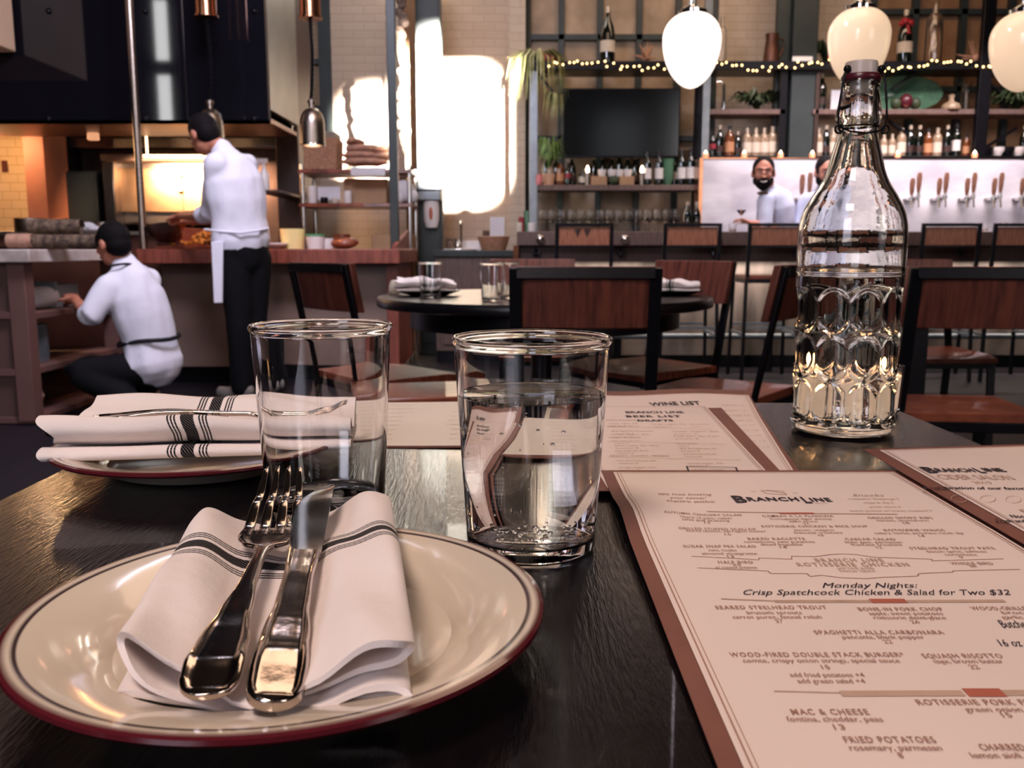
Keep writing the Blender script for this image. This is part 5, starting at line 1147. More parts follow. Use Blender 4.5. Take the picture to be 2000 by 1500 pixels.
# the pass (copper coloured counter)
px0, px1, PY = at(262, 490, 5.85).x, at(783, 490, 5.95).x, 5.88
pc = thing('kitchen_pass', 'long copper-brown kitchen pass counter with taupe front', 'counter', ((px0 + px1) / 2, 6.4, 0))
obj('counter_top', MB().box(px0, px1, PY, 7.0, .83, .925), 'redcounter', pc, world=True, bevel=.006)
obj('front_panel', MB().box(px0 + .05, px1 - .12, PY + .28, 6.9, .12, .83), 'base', pc, world=True)
obj('end_panel', MB().box(px1 - .12, px1 - .04, PY + .2, 6.9, .12, .83), 'redcounter', pc, world=True)
obj('kick_board', MB().box(px0 + .05, px1 - .12, PY + .34, 6.8, 0, .12), 'steel', pc, world=True)
obj('upstand', MB().box(px0 + .02, px0 + .2, PY + .3, 6.9, .925, 1.07), 'redcounter', pc, world=True, bevel=.004)
a, b = at(742, 480, 6.5), at(788, 455, 6.5); obj('end_upstand', MB().add([(b.x - .03, 6.1, .925), (b.x, 6.1, .925), (b.x, 6.9, .925), (b.x - .03, 6.9, .925), (b.x - .03, 6.1, .95), (b.x, 6.1, .95), (b.x, 6.9, 1.07), (b.x - .03, 6.9, 1.07)], [(0, 1, 2, 3), (4, 5, 6, 7), (0, 1, 5, 4), (1, 2, 6, 5), (2, 3, 7, 6), (3, 0, 4, 7)]), 'redcounter', pc, world=True)
# left island with marble slab
ix1 = -2.52; iy0 = 4.66
isl = thing('prep_island', 'brown open-shelved prep island with pale marble slab at the left', 'counter', (-3.2, 5.4, 0))
obj('marble_slab', MB().box(-4.4, ix1 + .06, iy0 - .05, 5.85, .855, .922), 'slab', isl, world=True, bevel=.006)
isw = mat('brown_island_paint', '#6a4a44', .6, 0, .15, 4)
f = MB().box(ix1 - .09, ix1, iy0, iy0 + .09, .02, .855)
for z in (.10, .285, .585): pass
obj('corner_post', f, isw, isl, world=True, bevel=.003)
obj('corner_post', MB().box(ix1 - .09, ix1, 5.72, 5.8, .02, .855), isw, isl, world=True)
for z in (.59, .30, .04): obj('shelf', MB().box(-3.6, ix1 - .005, iy0 + .02, 5.8, z - .035, z), isw, isl, world=True, bevel=.003)
obj('back_board', MB().box(-3.65, -3.6, iy0 + .02, 5.8, .02, .855), 'steel', isl, world=True)
obj('front_panel', MB().box(-4.4, ix1 - .09, iy0 + .03, iy0 + .05, .02, .855), mat('island_panel', '#5a403c', .6, 0, .15, 4), isl, world=True)
obj('front_rail', MB().box(-4.4, ix1 - .09, iy0, iy0 + .04, .565, .60), isw, isl, world=True); obj('front_rail', MB().box(-4.4, ix1 - .09, iy0, iy0 + .04, .265, .30), isw, isl, world=True)
def cyl(name, label, cat, m, loc, r, h, group=None, axis=None, n=24, hollow=False):
    mb = MB().lathe([(0, 0), (r * .96, 0), (r, h * .05), (r, h * .96), (r * .97, h), (0, h)] if not hollow else [(0, 0), (r * .9, 0), (r, h), (r * .94, h), (r * .85, h * .08), (0, h * .08)], n)
    o = tag(obj(name, mb, m, None, smooth=50, loc=loc), label, cat, group)
    if axis: o.rotation_euler = axis
    return o
c = at(45, 575, 5.0); cyl('paper_roll', 'roll of white paper lying on the island shelf', 'paper roll', 'paper', (ix1 - .18, 4.86, .655), .062, .30, axis=(R(-90), 0, R(-10)))
tag(obj('storage_box', MB().box(-2.78, -2.60, 5.12, 5.16, .592, .74).box(-2.78, -2.6, 5.16, 5.4, .592, .72), mat('grey_blue_box', '#7f868e', .6, 0, .1, 5), None, world=True, bevel=.004), 'grey-blue storage box on the upper island shelf', 'box')
cyl('steel_container', 'brushed steel cylinder container on the lower island shelf', 'container', 'bluesteel', (-2.68, 4.98, .301), .085, .21)
cyl('dark_bottle', 'dark bottle standing behind the paper roll on the island shelf', 'bottle', 'darkglass', (-2.72, 4.84, .591), .035, .2); cyl('dark_jar', 'dark jar on the lower island shelf beside the steel container', 'jar', 'darkglass', (-2.72, 4.80, .301), .06, .12)
tag(obj('flour_sack', MB().tube([(-2.68, 4.85, .045), (-2.68, 4.86, .12), (-2.69, 4.86, .20), (-2.69, 4.87, .25)], [(.10, .09), (.11, .10), (.09, .08), (.03, .03)], 14), 'burlap', None, world=True, smooth=60), 'brown sack on the bottom shelf of the island', 'sack')
# rolled cloths on the slab
def roll(label, pa, pb, Y, r, m, g='rolled cloths on the marble slab'):
    a, b = at(*pa, Y), at(*pb, Y); a.z = b.z = 0; mb = MB(); sp = []
    ax = Vector((b.x - a.x, 0, 0)); L_ = ax.length
    for i in range(40): t_ = i / 39; q = r * (1 - .8 * t_); an = t_ * 5 * math.pi; sp.append((q * math.cos(an), q * math.sin(an)))
    vs = []
    for xx in (0, L_):
        for k_ in (1, .0):
            for (u, v) in sp: l_ = math.hypot(u, v); vs.append((xx + .01 * l_ / r, u * (1 - (.05 * (1 - k_))), v * (1 - .05 * (1 - k_)) + r))
    n = 40; fs = []
    for s_ in (0, n): fs += [(s_ + i, s_ + i + 1, 2 * n + s_ + i + 1, 2 * n + s_ + i) for i in range(n - 1)]
    for s_ in (0, 2 * n): fs += [(s_ + i, s_ + i + 1, s_ + n + i + 1, s_ + n + i) for i in range(n - 1)]
    mb.add(vs, fs).tube([(.012, 0, r), (L_ - .012, 0, r)], r * .93, 16)
    return tag(obj('rolled_cloth', mb, m, None, smooth=60), label, 'cloth', g), a
ta = [('brown rolled cloth at the left end of the marble slab', (12, 455), (60, 455), 4.8, .042, 'burlap', 0), ('dark rolled cloth lying lowest on the marble slab', (25, 465), (110, 465), 4.82, .04, 'darkroll', 0), ('dark striped rolled cloth nearest the crouching cook', (95, 465), (185, 465), 4.84, .04, 'darkroll', 0), ('thick dark rolled cloth on top of the pile of cloths', (50, 440), (150, 440), 4.86, .045, 'darkroll', .072)]
for lb, pa, pb, Y, r_, m_, dz in ta:
    o, a = roll(lb, pa, pb, Y, r_, m_); o.location = (a.x, Y + (0 if dz == 0 else .03), .923 + dz)
# steel prep table behind with pans
pt = thing('steel_prep_table', 'stainless prep counter with drawers behind the marble island', 'counter', (-3.6, 6.9, 0))
obj('top', MB().box(-5.2, px0 - .05, 6.45, 7.3, 1.02, 1.05), 'brushed', pt, world=True, bevel=.004)
obj('body', MB().box(-5.2, px0 - .08, 6.5, 7.3, .1, 1.02), 'hoodunder', pt, world=True)
for x in (-4.3, -3.55, -2.95): obj('handle', MB().tube([(x - .12, 6.47, .93), (x + .12, 6.47, .93)], .012, 8), 'chrome', pt, world=True)
def pan(label, px, Y, r, h, m='brushed', hnd=True):
    p = at(px, 430, Y); t = thing('saucepan', label, 'pan', (p.x, Y, 1.051), 0, 'pans on the steel prep counter')
    obj('bowl', MB().lathe([(0, 0), (r * .92, 0), (r, h * .1), (r, h), (r * .95, h), (r * .94, h * .12), (0, h * .1)], 28), m, t, smooth=50)
    if hnd: obj('handle', MB().tube([(r, -.0, h * .8), (r + .16, -.03, h * .95)], .010, 8), 'chrome', t)
    return t
pan('tall steel pot at the left of the prep counter', 62, 6.8, .12, .10); pan('wide shallow steel pan in the middle of the prep counter', 105, 6.7, .13, .05); pan('dark saucepan near the right of the prep counter', 150, 6.75, .10, .06, 'steel'); pan('small steel saucepan at the right end of the prep counter', 205, 6.8, .11, .07)
tag(obj('white_rag', MB().ball((at(172, 412, 6.6).x, 6.58, 1.085), (.06, .04, .035), 12, 8).ball((at(185, 416, 6.6).x, 6.56, 1.073), (.05, .04, .022), 12, 8), 'paper', None, world=True, smooth=80), 'white rag lying on the steel prep counter beside the saucepans', 'cloth')
# heat lamps
def heat(label, px, py, Y, pxc, pyc):
    c = at(px, py, Y); t = thing('heat_lamp', label, 'heat lamp', (c.x, Y, c.z), 0, 'heat lamps hanging over the pass')
    o = obj('shade', MB().lathe([(.082, 0), (.082, .14), (.079, .17), (.066, .21), (.040, .238), (.02, .245), (.02, .27), (.026, .272), (.026, .295), (.012, .30), (.0, .30)], 40).lathe([(.078, .002), (.078, .14), (.06, .2), (0, .235)], 40), 'brushed', t, smooth=60)
    obj('shade_rim', MB().lathe([(.082, 0), (.085, .0), (.085, .012), (.082, .012)], 40), 'chrome', t)
    obj('bulb', MB().ball((0, 0, .045), (.055, .055, .04), 20, 12), 'lampin', t, smooth=80)
    d = at(pxc, pyc, Y) - t.location; mb = MB(); P = []; N_ = 260
    for i in range(N_):
        k = i / (N_ - 1); a = k * 55 * 2 * math.pi; sw = math.sin(k * math.pi) * .012; P.append((d.x * k + sw + .011 * math.cos(a), .011 * math.sin(a), .30 + (d.z - .30) * k))
    obj('coiled_cord', mb.tube(P, .0045, 5), 'steel', t, smooth=60)
    obj('ceiling_canister', MB().lathe([(0, d.z), (.078, d.z), (.078, d.z + .012), (.068, d.z + .014), (.068, d.z + .3), (.0, d.z + .3)], 36, (d.x, 0, 0)).tube([(d.x, 0, d.z + .3), (d.x, 0, ZC - c.z)], .01, 8), 'copper', t, smooth=60)
    spot('heat_lamp_light', (c.x, Y, c.z + .02), (c.x, Y, .9), 45, '#ffb070', 120, .4, .05); return t
heat('steel bell heat lamp partly hidden behind the standing cook', 414, 286, 6.15, 403, 34); heat('steel bell heat lamp hanging right of the standing cook', 611, 285, 6.15, 606, 37)
# food and things on the pass
def onpass(px, Y=6.1): q = at(px, 480, Y); return q.x, Y, .926
x, y, z = onpass(385, 6.15); tag(obj('cutting_board', MB().box(x - .25, x + .3, y - .1, y + .25, z, z + .02), 'wood', None, world=True, bevel=.004), 'wooden cutting board heaped with fried food on the pass', 'board')
fb = MB(); rnd = random.Random(11)
for i in range(90):
    a = rnd.uniform(0, 6.28); q = abs(rnd.gauss(0, .09)); hh = max(.0, .11 - q * .8) * rnd.uniform(.2, 1); c = Vector((x + .06 + q * math.cos(a) * 1.2, y + .04 + q * math.sin(a) * .7, z + .03 + hh)); d = Vector((rnd.uniform(-1, 1), rnd.uniform(-1, 1), rnd.uniform(-.4, .6))).normalized() * .03; fb.tube([Vector((c.x - d.x, c.y - d.y, max(c.z - d.z, z + .032))), Vector((c.x + d.x, c.y + d.y, max(c.z + d.z, z + .032)))], .009, 5)
tag(obj('fried_potatoes', fb, 'food', None, world=True, smooth=40), 'heap of golden fried potatoes on the cutting board', 'food', None, 'stuff')
def tubby(name, label, cat, px, w_px, h_px, Y, m, taper=.85):
    x, y, z = onpass(px, Y); r = w_px / 2 / FPX * Y; h = h_px / FPX * Y
    return tag(obj(name, MB().lathe([(0, 0), (r * taper, 0), (r, h), (r * .95, h), (r * taper * .94, h * .08), (0, h * .08)], 28), m, None, smooth=50, loc=(x, y, z)), label, cat)
tubby('food_tub', 'yellow tub standing on the pass right of the standing cook', 'tub', 572, 48, 38, 6.2, mat('yellow_tub', '#efe0a0', .4, 0, .05, 9))
tubby('plastic_tub', 'white tub on the pass with green lid', 'tub', 616, 36, 24, 6.15, 'white'); x, y, z = onpass(616, 6.15)
tag(obj('tub_lid', MB().lathe([(0, 0), (.067, 0), (.067, .012), (0, .012)], 28), mat('green_lid', '#4c9a68', .4, 0, .05, 9), None, loc=(x, y, z + .086)), 'green lid on the white tub on the pass', 'lid')
tubby('plastic_tub', 'small white tub on the pass beside the green-lidded one', 'tub', 641, 22, 20, 6.2, 'white')
x, y, z = onpass(672, 6.1); tag(obj('bread_loaf', MB().ball((x, y, z + .035), (.09, .06, .035), 16, 10).ball((x + .03, y + .01, z + .045), (.07, .05, .03), 16, 10), 'wood', None, world=True, smooth=80), 'brown loaf on a dark dish at the right of the pass', 'food')
x, y, z = onpass(660, 6.5); tubby('steel_bowl', 'steel bowl on the pass behind the brown loaf', 'bowl', 668, 34, 28, 6.5, 'brushed', .6)
x, y, z = onpass(533, 6.1); tag(obj('dinner_plates', MB().lathe([(0, 0), (.05, 0), (.10, .03), (.10, .04), (0, .03)], 28), 'white', None, smooth=50, loc=(x, y, z)), 'white plate right behind the standing cook on the pass', 'plate')
x, y, z = onpass(313, 6.2)
mixing = tag(obj('mixing_bowl', MB().lathe([(0, .004), (.05, 0), (.10, .04), (.125, .085), (.12, .085), (.095, .045), (.05, .008), (0, .008)], 32), 'brushed_dark', None, smooth=50, loc=(at(322, 440, 6.05).x, 6.05, .985)), 'dark steel bowl held by the standing cook over the pass', 'bowl')
mixing.rotation_euler = (R(-12), R(-10), 0)
sb = thing('spray_bottle', 'white spray bottle hanging right of the standing cook', 'spray bottle', (at(517, 370, 6.9).x, 6.9, at(517, 372, 6.9).z))
obj('bottle_body', MB().lathe([(0, 0), (.035, 0), (.038, .02), (.038, .12), (.015, .16), (.013, .18), (0, .18)], 20), 'white', sb); obj('trigger_head', MB().box(-.06, .03, -.014, .014, .2, .235).box(-.012, .012, -.01, .01, .17, .2).bar((-.03, 0, .2), (-.05, 0, .15), .012, .012), 'white', sb, bevel=.004)
tag(obj('wall_shelf', MB().box(at(500, 370, 6.8).x, at(545, 370, 6.8).x, 6.8, 7.7, sb.location.z - .02, sb.location.z - .001), 'brushed_dark', None, world=True), 'narrow steel shelf carrying the spray bottle', 'shelf')

# ------------------------------------------------------------ storage rack on the right of the kitchen
RY = 7.35
rk = thing('storage_rack', 'open steel storage rack against the far brick wall', 'rack', (at(690, 400, RY).x, 7.55, 0))
ra, rb_ = at(592, 400, RY).x, at(800, 400, RY).x
for x in (ra, rb_):
    for y in (RY, 7.8): obj('upright', MB().tube([(x, y, 0), (x, y, at(600, 322, RY).z)], .017, 12), 'chrome', rk, world=True)
for py in (331, 397, 492): z = at(700, py, RY).z; obj('shelf', MB().box(ra - .03, rb_ + .02, RY - .02, 7.84, z - .03, z), 'wood' if py < 400 else 'brushed', rk, world=True, bevel=.003)
z1, z2, z3 = (at(700, py, RY).z + .001 for py in (331, 397, 492))
a, b = at(587, 325, RY), at(652, 262, RY)
bk_ = thing('wicker_basket', 'square wicker basket with grey liner on top of the rack', 'basket', ((a.x + b.x) / 2 + .02, 7.5, z1))
w2 = (b.x - a.x) / 2; h2 = b.z - a.z
obj('woven_body', MB().add([(sx * w2 * k, sy * .15 * k, zz_) for k, zz_ in ((.94, 0), (1, h2)) for sx, sy in ((-1, -1), (1, -1), (1, 1), (-1, 1))] + [(sx * w2 * .93, sy * .13, zz_) for zz_ in (h2, .02) for sx, sy in ((-1, -1), (1, -1), (1, 1), (-1, 1))], [(3, 2, 1, 0)] + [(i, (i + 1) % 4, 4 + (i + 1) % 4, 4 + i) for i in range(4)] + [(4 + i, 4 + (i + 1) % 4, 8 + (i + 1) % 4, 8 + i) for i in range(4)] + [(8 + i, 8 + (i + 1) % 4, 12 + (i + 1) % 4, 12 + i) for i in range(4)] + [(12, 13, 14, 15)]), 'wicker', bk_, bevel=.006)
obj('liner', MB().box(-w2 * .2, w2 * .9, -.12, .12, h2 * .9, h2 + .05), mat('grey_liner', '#8a8076', .8, 0, .1, 12), bk_, bevel=.01)
for i, (px, py, w_, h_) in enumerate(((712, 316, 80, 18), (705, 303, 64, 17), (752, 305, 44, 15), (712, 290, 66, 18), (755, 291, 40, 16), (693, 276, 30, 14))):
    c = at(px, py, 7.5); w3 = w_ / 2 / FPX * 7.5; h3 = h_ / 2 / FPX * 7.5
    mb = MB().tube([(-w3, 0, h3), (-w3 * .6, 0, h3), (0, 0, h3 * 1.05), (w3 * .6, 0, h3), (w3, 0, h3)], [(h3 * .5, .06), (h3, .12), (h3 * .95, .13), (h3, .12), (h3 * .5, .06)], 14, side=(0, 0, 1), round_=True)
    tag(obj('cloth_sack', mb, 'burlap', None, smooth=60, loc=(c.x, 7.52 + .005 * i, c.z - h3)), 'brown cloth sack on the rack, %s from the bottom of the pile' % nth(i), 'sack', 'pile of brown cloth sacks on the rack')
boxp('paper_sign', 'white paper taped to the edge of the rack below the sacks', 'paper', 'paper', 685, 326, 752, 343, RY - .03, .006)
boxp('cardboard_box', 'wide brown cardboard box on the middle rack shelf', 'box', 'card', 672, 340, 754, 390, 7.5, .25, zb=z2)
boxp('cardboard_box', 'cardboard box at the right end of the middle rack shelf', 'box', 'card', 772, 340, 800, 392, 7.55, .2, zb=z2)
boxp('paper_sheet', 'white printed sheet propped on the middle rack shelf', 'paper', 'paper', 620, 353, 664, 379, 7.45, .008, zb=z2 + .03)
boxp('cardboard_box', 'cardboard box at the right end of the bottom rack shelf', 'box', 'card', 726, 432, 803, 466, 7.5, .25, zb=z3)
tag(obj('white_flowers', MB().ball((0, 0, .10), (.09, .06, .09), 16, 10).ball((-.05, -.02, .05), (.06, .05, .06), 12, 8).ball((.06, 0, .06), (.06, .05, .06), 12, 8), 'paper', None, smooth=80, loc=(at(790, 390, 7.45).x, 7.42, z2)), 'white bundle in front of the right cardboard box on the rack', 'cloth')
for i, (px, r_, h_) in enumerate(((611, .035, .14), (680, .032, .10), (634, .03, .05), (655, .03, .04))):
    cyl('storage_jar', ('tall white jug at the left of the middle rack shelf', 'white jar stacked in the middle of the rack shelf', 'small dark jar in front of the printed sheet', 'small pale jar in front of the printed sheet')[i], 'jar', ('white', 'white', 'steel', 'label')[i], (at(px, 395, 7.42).x, 7.41, z2), r_, h_)
# soap dispenser on the column
dsp = thing('soap_dispenser', 'white oval soap dispenser mounted on the dark column', 'dispenser', (at(843, 420, 7.88).x, 7.89, at(843, 450, 7.88).z))
hh = at(843, 392, 7.88).z - at(843, 451, 7.88).z
obj('body', MB().tube([(0, -.03, .02), (0, -.03, hh * .35), (0, -.03, hh * .7), (0, -.03, hh)], [(.05, .04), (.066, .05), (.068, .05), (.062, .045)], 24, side=(1, 0, 0), round_=False), 'white', dsp, smooth=50, bevel=.006)
obj('logo', MB().ball((.0, -.083, hh * .55), (.016, .003, .055), 12, 8), 'inkred', dsp)
pth = thing('paper_towel_dispenser', 'grey steel dispenser with banded lid above the soap dispenser', 'dispenser', (at(839, 372, 7.85).x, 7.86, at(839, 392, 7.86).z))
hh = at(839, 357, 7.85).z - at(839, 392, 7.85).z
obj('housing', MB().box(-.10, .10, -.06, .03, 0, hh), 'bluesteel', pth, bevel=.01); obj('band', MB().box(-.102, .102, -.066, .0, hh * .5, hh * .62), 'steel', pth)
# wash station between column and bar
ws = thing('wash_station', 'dark green topped cabinet with a hand sink below the sunlit wall', 'counter', (at(935, 500, 7.4).x, 7.6, 0))
wa, wb2 = at(845, 500, 7.3).x, at(1003, 500, 7.3).x; wz = at(935, 489, 7.3).z
obj('counter_top', MB().box(wa, wb2, 7.3, 8.0, wz - .05, wz), 'green', ws, world=True, bevel=.004)
obj('cabinet', MB().box(wa + .02, wb2 - .0, 7.33, 8.0, .1, wz - .05), 'greywood', ws, world=True)
obj('cabinet_door', MB().box(wa + .08, wb2 - .06, 7.31, 7.33, .15, wz - .12), 'greywood', ws, world=True, bevel=.004)
obj('kick_board', MB().box(wa + .02, wb2, 7.36, 8.0, 0, .1), 'steel', ws, world=True)
obj('sink_rim', MB().box(at(866, 490, 7.35).x, at(930, 490, 7.35).x, 7.33, 7.75, wz, wz + .012), 'chrome', ws, world=True, bevel=.003)
fx = at(901, 480, 7.6).x
fc = thing('faucet', 'chrome faucet standing at the hand sink', 'faucet', (fx, 7.6, wz))
obj('spout', MB().tube([(0, 0, 0), (0, 0, .20), (0, -.01, .225), (0, -.06, .235), (0, -.10, .21)], .010, 12), 'chrome', fc); obj('handle', MB().ball((-.03, -.02, .04), .025, 12, 8).tube([(.0, 0, .03), (-.03, -.02, .04)], .008, 8), 'chrome', fc)
boxp('plastic_bin', 'white plastic bin standing behind the sink', 'bin', 'white', 893, 457, 944, 476, 7.75, .15, zb=wz + .001)
boxp('paper_bag', 'white paper bag standing in the bread basket', 'paper bag', 'paper', 957, 424, 985, 466, 7.6, .03)
tag(obj('bread_basket', MB().lathe([(0, 0), (.10, 0), (.135, .11), (.127, .115), (.095, .012), (0, .012)], 32), 'wicker', None, smooth=50, loc=(at(964, 488, 7.55).x, 7.55, wz + .001)), 'round wicker basket on the green wash counter', 'basket')
cyl('brown_bottle', 'brown jar standing left of the bread basket', 'jar', 'darkroll', (at(949, 470, 7.75).x, 7.80, wz + .001), .03, .17)
cyl('dark_bin', 'dark round pot at the left end of the wash counter', 'pot', 'darkroll', (at(881, 480, 7.78).x, 7.80, wz + .001), .05, .10)
# trinkets on the left end of the bar
for i, (px, mm_, r_, h_) in enumerate(((1018, 'labelred', .022, .11), (1028, 'greenglass', .02, .16), (1014, 'label', .03, .07), (1038, 'label2', .03, .07))):
    cyl('bar_jar', ('slim jar with red top on the left end of the bar', 'green straw jar on the left end of the bar', 'cream cup at the very left end of the bar', 'white cup of garnish on the bar left of first stool')[i], 'jar', mm_, (at(px, 450, 7.05).x, 7.0 + .06 * (i % 2), 1.058), r_, h_)
# small glasses on the bar
for i, px in enumerate((1432, 1472, 1960, 1975, 1925)):
    p = at(px, 448, 7.0); o = tag(obj('bar_glass', tumbler_mb(.03, .026, .06 if i < 2 else .07, n=24), 'glass', None, smooth=50, loc=(p.x, 7.02, 1.058)), 'small clear glass on the bar top, %s from the left' % nth((0, 1, 3, 4, 2)[i]), 'glass', 'small glasses on the bar top')

# ------------------------------------------------------------ people
def frame_m(c, f, up=(0, 0, 1)):
    f = Vector(f).normalized(); up = Vector(up); s_ = f.cross(up).normalized(); u = s_.cross(f)
    return Matrix(((s_.x, f.x, u.x, c[0]), (s_.y, f.y, u.y, c[1]), (s_.z, f.z, u.z, c[2]), (0, 0, 0, 1)))
def part_in(mb, Mx): return mb.moved(lambda p: Mx @ p)
def merge(a, b): a.add(b.v, b.f); return a
def head_mb(Mx, s_=1.0):
    m_ = MB().ball((0, -.008, .025), (.073, .094, .092), 24, 16).ball((0, .022, -.045), (.055, .062, .062), 20, 12).ball((0, .05, -.078), (.030, .030, .024), 12, 8)
    m_.tube([(0, .082, .018), (0, .100, -.008), (0, .106, -.022), (0, .094, -.030)], [.010, .012, .015, .010], 10).ball((-.012, .090, -.024), .010).ball((.012, .090, -.024), .010)
    m_.tube([(-.045, .072, .028), (-.02, .088, .032), (.02, .088, .032), (.045, .072, .028)], .006, 8, round_=True)
    m_.ball((-.035, .062, -.02), (.022, .02, .02)).ball((.035, .062, -.02), (.022, .02, .02))
    for sx in (-1, 1): m_.ball((sx * .077, -.008, -.006), (.011, .020, .032), 12, 8).ball((sx * .072, .0, -.012), (.012, .012, .02))
    m_.tube([(-.022, .084, -.052), (0, .092, -.052), (.022, .084, -.052)], .008, 8, round_=True)
    m_.v = [(x * s_, y * s_, z * s_) for x, y, z in m_.v]
    return part_in(m_, Mx)
def hand_mb(wr, d, palm_up, side_thumb, curl=.6, s_=1.0):
    """hand from the wrist along d; fingers bend toward palm_up; thumb leaves the side"""
    d = Vector(d).normalized(); n = Vector(palm_up); n = (n - d * n.dot(d)).normalized(); sd = d.cross(n).normalized() * side_thumb; wr = Vector(wr); m_ = MB()
    m_.tube([wr - d * .02, wr + d * .02, wr + d * .055, wr + d * .085], [(.026, .019), (.032, .017), (.040, .015), (.040, .013)], 14, side=tuple(sd), round_=True)
    for k, (o, l) in enumerate(((.030, .066), (.011, .076), (-.009, .070), (-.028, .055))):
        b = wr + d * .085 + sd * o; c1 = d * math.cos(curl * .5) + n * math.sin(curl * .5); c2 = d * math.cos(curl * 1.3) + n * math.sin(curl * 1.3); c3 = d * math.cos(curl * 2.1) + n * math.sin(curl * 2.1)
        p1 = b + c1 * l * .42; p2 = p1 + c2 * l * .33; p3 = p2 + c3 * l * .25; m_.tube([b - d * .02, b, p1, p2, p3], [.0095, .0095, .0088, .0080, .0070], 10, round_=True)
    b = wr + d * .025 + sd * .026; t1 = (d * .55 + sd * .75 + n * .3).normalized(); t2 = (d * .85 + sd * .3 + n * .45).normalized(); p1 = b + t1 * .040; m_.tube([b - t1 * .012, b, p1, p1 + t2 * .028], [.013, .013, .0105, .0085], 10, round_=True)
    return m_
def limb(m_, a, b, c, r, n=14):
    a, b, c = Vector(a), Vector(b), Vector(c)
    return m_.tube([a, a.lerp(b, .5), b.lerp(a, .08), b, b.lerp(c, .08), b.lerp(c, .45), c], [r[0], (r[0] + r[1]) / 2, r[1], r[1], r[1], (r[1] * 1.02 + r[2]) / 2 * 1.03, r[2]], n, round_=True)

